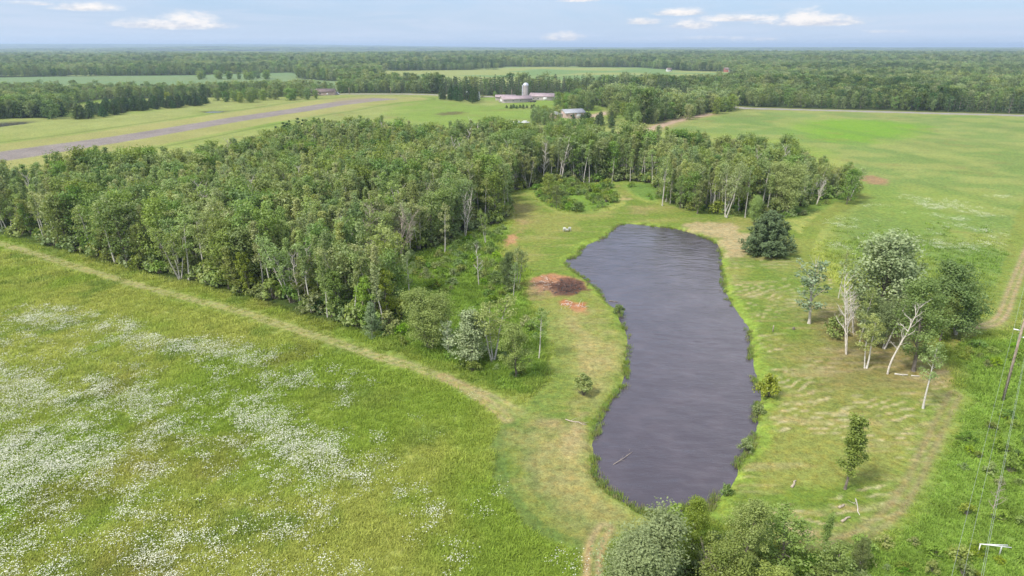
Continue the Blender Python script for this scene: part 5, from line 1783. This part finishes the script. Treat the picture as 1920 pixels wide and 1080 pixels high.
def car(X, Y, rz, label, paint='carpaint', van=False):
    t = thing('parked_van' if van else 'parked_car', label, 'van' if van else 'car', (X, Y, 0), rz)
    b = MB()
    L, Wd, H = (5.2, 1.9, 2.1) if van else (4.5, 1.75, 1.4)
    b.box(-L / 2, L / 2, -Wd / 2, Wd / 2, .3, .85, (.98, .96))
    b.box(-L * .38, L * .30, -Wd / 2 * .96, Wd / 2 * .96, .85, H, (.72 if not van else .92, .85))
    b.build('body', M[paint], t)
    g = MB()
    g.box(-L * .36, L * .28, -Wd / 2 * .97, Wd / 2 * .97, .95, H - .18, (.76 if not van else .93, .88))
    g.build('window', M['pane'], t)
    for sx in (-1, 1):
        for sy in (-1, 1):
            w = MB()
            th = np.arange(14) * 2 * np.pi / 14
            V = np.vstack([np.column_stack([.33 * np.cos(th) + sx * L * .31, np.full(14, sy * Wd * .42 + d), .33 + .33 * np.sin(th)]) for d in (-.1, .1)])
            i = np.arange(14)
            w.add(V, np.stack([i, (i + 1) % 14, 14 + (i + 1) % 14, 14 + i], -1), None)
            w.v[-1] = np.vstack([w.v[-1], [(sx * L * .31, sy * (Wd * .42) - .1, .33), (sx * L * .31, sy * (Wd * .42) + .1, .33)]])
            w.t[-1] = np.full(30, .5)
            w.n += 2
            w.f3.append(np.array([(28, (q + 1) % 14, q) for q in range(14)] + [(29, 14 + q, 14 + (q + 1) % 14) for q in range(14)]))
            w.build('wheel', M['rubber'], t)
    return t


X, Y = P(985, 231.5)
car(X, Y, .1, 'white car parked behind the woodland, right one of the two')
X, Y = P(970, 231.5)
car(X, Y, -.2, 'white car parked behind the woodland, left one of the two')
X, Y = P(630, 177.5)
car(X, Y + 2, 0, 'white van parked by the road right of the brown roofed house', van=True)
X, Y = P(999, 192)
t = thing('hay_trailer', 'dark covered trailer parked in front of the long white barn', 'trailer', (X, Y, 0), .05)
b = MB()
b.box(-2.6, 2.6, -1.1, 1.1, .5, 1.3, (.94, .7))
b.build('cover', M['darkcloth'], t)
for sx in (-1.5, 1.5):
    b = MB()
    b.tube([(sx, -1.0, .4), (sx, 1.0, .4)], .4, 12)
    b.build('wheel', M['rubber'], t)


# ------------------------------------------------------------------ power line
def pole(X, Y, H, label, dirv, arms=True, far=False):
    t = thing('utility_pole', label, 'utility pole', (X, Y, 0))
    b = MB()
    b.tube([(0, 0, -.4), (0, 0, H * .5), (0, 0, H)], [.17, .145, .11] if not far else [.2, .2, .18], 10)
    b.build('shaft', M['pole'], t)
    if arms:
        c = MB()
        c.tube([(0, 0, H - .02), (0, 0, H + .05)], [.125, .10], 10)
        c.build('cap', M['poletop'], t)
        px, py = -dirv[1], dirv[0]
        for (s, z) in ((1, H - 1.25), (-1, H - 2.2), (1, H - 2.95)):
            a = MB()
            a.tube([(0, 0, z), (px * s * .28, py * s * .28, z + .03)], .035, 6)
            ao = a.build('bracket', M['poletop'], t)
            i = MB()
            pts = [(px * s * q, py * s * q, z + .03) for q in np.linspace(.28, .78, 9)]
            i.tube(pts, [.05, .085, .05, .085, .05, .085, .05, .085, .04], 8)
            i.build('insulator', M['glass'], ao)
    return t


X0, Y0 = P(1880, 752)
HP = 11.3
dv = Vector((-.62, -.785))
dv.normalize()
pole(X0, Y0, HP, 'weathered wooden utility pole in the weeds at the right edge', dv)
span = 82
XN, YN = X0 + dv.x * span, Y0 + dv.y * span
XF, YF = X0 - dv.x * span, Y0 - dv.y * span


def wire(a, b, sag, r, label):
    pts = []
    for k in range(41):
        u = k / 40
        pts.append((a[0] * (1 - u) + b[0] * u, a[1] * (1 - u) + b[1] * u, a[2] * (1 - u) + b[2] * u - 4 * sag * u * (1 - u)))
    m = MB()
    m.tube(pts, r, 4)
    tag(m.build('overhead_wire', M['wire']), label, 'wire', 'wires of the power line')


pv = Vector((-dv.y, dv.x))
wl = ['topmost wire of the power line, on the left of its pole', 'wire of the power line on the right of its pole', 'lower left wire of the power line, below the topmost one', 'thin neutral wire hugging the pole at the right']
for k, (s, z) in enumerate(((.76, HP - 1.2), (-.76, HP - 2.15), (.76, HP - 2.9), (-.12, HP - 4.2))):
    o_ = pv * s
    wire((X0 + o_.x, Y0 + o_.y, z), (XN + o_.x, YN + o_.y, z), 1.0, .006, wl[k])
    wire((X0 + o_.x, Y0 + o_.y, z), (XF + o_.x, YF + o_.y, z), 1.0, .008, wl[k].replace(' of the power line', '') + ', stretch beyond the pole')

for bx, by, ty, lb in ((655, 176.5, 164.5, 'pale utility pole by the road above the runway end'), (733, 176.5, 164.5, 'utility pole by the road between the runway and the farm'),
                      (959.5, 184, 168, 'thin utility pole behind the cream barn'), (995.5, 184, 173, 'thin utility pole between silo and white barn'), (1129, 194, 180, 'thin utility pole right of the leafy clump near the barn')):
    X, Y = P(bx, by)
    tp = pole(X, Y, top_height(bx, by, ty), lb, dv, False, True)

# ------------------------------------------------------------------ white pipe frame, lower right
ax, ay = P(1832, 1043)
bx2, by2 = P(1890, 1049)
t = thing('pipe_frame', 'white pipe frame like a small goal, standing in the grass at the lower right', 'goal frame', (ax, ay, 0), math.atan2(by2 - ay, bx2 - ax))
Lf = math.hypot(bx2 - ax, by2 - ay)
b = MB(); b.tube([(0, 0, -.1), (0, 0, 1.25)], .04, 8); b.build('post', M['white'], t)
b = MB(); b.tube([(Lf * .78, .35, 0), (Lf * .78, .35, 1.1)], .05, 8); b.build('post', M['white'], t)
b = MB(); b.tube([(0, 0, 1.25), (Lf, 0, 1.2)], .04, 8); b.build('crossbar', M['white'], t)
b = MB(); b.tube([(0, .1, 1.15), (Lf * .97, .4, 1.1)], .045, 8); b.build('crossbar', M['white'], t)

# ------------------------------------------------------------------ two white garden chairs


def adirondack(X, Y, rz, label):
    t = thing('garden_chair', label, 'chair', (X, Y, ground_z(X, Y)), rz, 'white garden chairs by the pond')
    b = MB()
    for k in range(5):
        x = -.25 + k * .125
        b.add([(x - .055, -.30, .40), (x + .055, -.30, .40), (x + .055, .28, .26), (x - .055, .28, .26), (x - .055, -.30, .43), (x + .055, -.30, .43), (x + .055, .28, .29), (x - .055, .28, .29)],
              [(0, 3, 2, 1), (4, 5, 6, 7), (0, 1, 5, 4), (1, 2, 6, 5), (2, 3, 7, 6), (3, 0, 4, 7)])
    b.build('seat', M['white'], t)
    b = MB()
    for k in range(5):
        x = -.25 + k * .125
        h = 1.0 + (.08, .14, .17, .14, .08)[k]
        b.add([(x - .055, .26, .25), (x + .055, .26, .25), (x * 1.15 + .055, .62, h), (x * 1.15 - .055, .62, h), (x - .055, .29, .25), (x + .055, .29, .25), (x * 1.15 + .055, .65, h), (x * 1.15 - .055, .65, h)],
              [(0, 1, 2, 3), (4, 7, 6, 5), (0, 4, 5, 1), (1, 5, 6, 2), (2, 6, 7, 3), (3, 7, 4, 0)])
    b.build('backrest', M['white'], t)
    for s in (-1, 1):
        b = MB(); b.box(s * .38 - .07, s * .38 + .07, -.38, .42, .56, .59); b.build('armrest', M['white'], t)
        b = MB(); b.box(s * .34 - .025, s * .34 + .025, -.34, -.24, 0, .56); b.build('leg', M['white'], t)
        b = MB(); b.box(s * .34 - .025, s * .34 + .025, .36, .44, 0, .56); b.build('leg', M['white'], t)


X, Y = P(1059.5, 434)
adirondack(X, Y, R(160), 'white wooden garden chair on the pond lawn, left one of the pair')
X, Y = P(1066, 433.5)
adirondack(X, Y, R(200), 'white wooden garden chair on the pond lawn, right one of the pair')


# ------------------------------------------------------------------ logs, branches, posts
def log(name, label, cat, a, b, r, m='log', z=.08, forks=0, kink=.12, zz=None):
    pa, pb = P(*a), P(*b)
    rg_ = np.random.default_rng(int(a[0] * 7 + a[1]))
    base = ground_z(*pa) if zz is None else zz
    d = np.array([pb[0] - pa[0], pb[1] - pa[1], 0])
    L = np.linalg.norm(d)
    q = MB()
    pts = [d * u + rg_.normal(size=3) * np.array([1, 1, .3]) * kink * L * .25 * (0 < u < 1) + np.array([0, 0, z]) for u in np.linspace(0, 1, 6)]
    q.tube(pts, np.linspace(r, r * .6, 6), 8)
    for k in range(forks):
        p = pts[1 + k % 4]
        dd = d / L + rg_.normal(size=3) * .7
        dd[2] = abs(dd[2]) * .2
        limb(q, p, dd / np.linalg.norm(dd), L * .35, r * .5, rg_, 3, .15, 0, 4)
    return tag(q.build(name, M[m], None, (pa[0], pa[1], base)), label, cat)


log('fallen_log', 'pale cut log on the mown grass left of the young maple', 'log', (1484, 914), (1492, 902), .13)
log('fallen_log', 'short pale log below the young maple, upper one', 'log', (1573, 952), (1583, 947), .13)
log('fallen_log', 'thin upright-lying branch right of the logs below the maple', 'branch', (1604, 935), (1612, 966), .05, 'dead', forks=2)
log('fallen_log', 'pale curved log below the young maple, lowest one', 'log', (1578, 978), (1594, 970), .12)
log('fallen_birch', 'white fallen birch pieces lying at the foot of the leaning bare birch', 'log', (1677, 703), (1702, 705), .12, 'birch', forks=2)
log('fallen_log', 'white log at the foot of the eastern grove, further right', 'log', (1708, 706), (1724, 707), .08, 'birch')
log('floating_branch', 'forked dead branch floating near the west shore of the pond', 'branch', (1150, 866), (1186, 842), .03, 'deadtan', .0, 5, zz=-.33)
log('floating_log', 'dark log in the water off the west bank point', 'log', (1142, 561), (1158, 563), .10, 'bark', .04, 1, zz=-.33)
log('fallen_log', 'charred log lying on the burnt patch', 'log', (1056, 545), (1080, 535), .10, 'darkcloth', forks=2)
log('fallen_log', 'broken dead branches on the dry bank below the sapling', 'branch', (1060, 787), (1100, 797), .06, 'deadtan', forks=4)


def post(label, px, py, h, r, m='deadtan', zz=None):
    X, Y = P(px, py)
    b = MB()
    b.tube([(0, 0, -.1), (0, 0, h * .93), (.02, .01, h)], [r, r * .95, r * .6], 8)
    tag(b.build('stake', M[m], None, (X, Y, ground_z(X, Y) if zz is None else zz)), label, 'stake')


post('short pale wooden stake on the mown grass near the east shore', 1449, 622, 1.0, .09)
post('dark post standing in the water off the west bank', 1131, 556, .9, .1, 'bark', -.6)
post('thin stump at the foot of the grove, left of the forked bare birch', 1488, 618, .35, .2, 'bark')

# stones: charred debris on the burnt patch
rgd = np.random.default_rng(5)
m = MB()
for k in range(260):
    px, py = 1062 + rgd.normal() * 14, 539 + rgd.normal() * 6
    X, Y = P(px, py)
    s = rgd.uniform(.04, .14)
    d = rgd.normal(size=(8, 3)) * .15
    V = np.array([(a, b, c) for c in (0, 1) for a, b in ((-1, -1), (1, -1), (1, 1), (-1, 1))], float) * [1, 1, .8] + d
    m.add(V * s + [X, Y, -.02], [(0, 3, 2, 1), (4, 5, 6, 7), (0, 1, 5, 4), (1, 2, 6, 5), (2, 3, 7, 6), (3, 0, 4, 7)])
tag(m.build('burnt_debris', M['darkcloth']), 'charred ash and lumps heaped on the burnt patch', kind='stuff')

m = MB()
for k in range(90):
    px, py = 1063 + rgd.normal() * 15, 539 + rgd.normal() * 5.5
    X, Y = P(px, py)
    dd = rgd.normal(size=3)
    dd[2] = abs(dd[2]) * .35
    limb(m, (X, Y, rgd.uniform(0, .45)), dd / np.linalg.norm(dd), rgd.uniform(.8, 2.6), rgd.uniform(.03, .07), rgd, 3, .12, -.03, 4)
tag(m.build('brush_pile', M['char']), 'dark heap of charred branches on the burnt patch by the pond', 'brush pile')
m = MB()
for k in range(60):
    px, py = (1020 + rgd.normal() * 10, 530 + rgd.normal() * 5) if k % 2 else (1075 + rgd.normal() * 12, 573 + rgd.normal() * 4)
    X, Y = P(px, py)
    dd = rgd.normal(size=3)
    dd[2] = abs(dd[2]) * .2
    limb(m, (X, Y, rgd.uniform(0, .12)), dd / np.linalg.norm(dd), rgd.uniform(.4, 1.6), rgd.uniform(.02, .05), rgd, 3, .12, -.03, 4)
tag(m.build('wood_litter', M['dead']), 'pale sticks and chips strewn over the red earth by the burnt patch', kind='stuff')

# ------------------------------------------------------------------ haze
def haze():
    b = MB()
    b.box(-16500, 16500, -600, 21000, -60, 92)
    me = b.mesh('haze', None)
    m_, t_ = mat('haze_air')
    v = t_.new('ShaderNodeVolumePrincipled')
    v.inputs['Color'].default_value = (.62, .79, 1.0, 1)
    v.inputs['Density'].default_value = 1.3e-4
    v.inputs['Anisotropy'].default_value = .3
    o = t_.new('ShaderNodeOutputMaterial')
    t_.l.new(v.outputs[0], o.inputs['Volume'])
    me.materials.clear()
    me.materials.append(m_)
    tag(obj('haze', me), 'pale blue air between the camera and the horizon', kind='stuff')


haze()
print('objects', len(scene.objects))
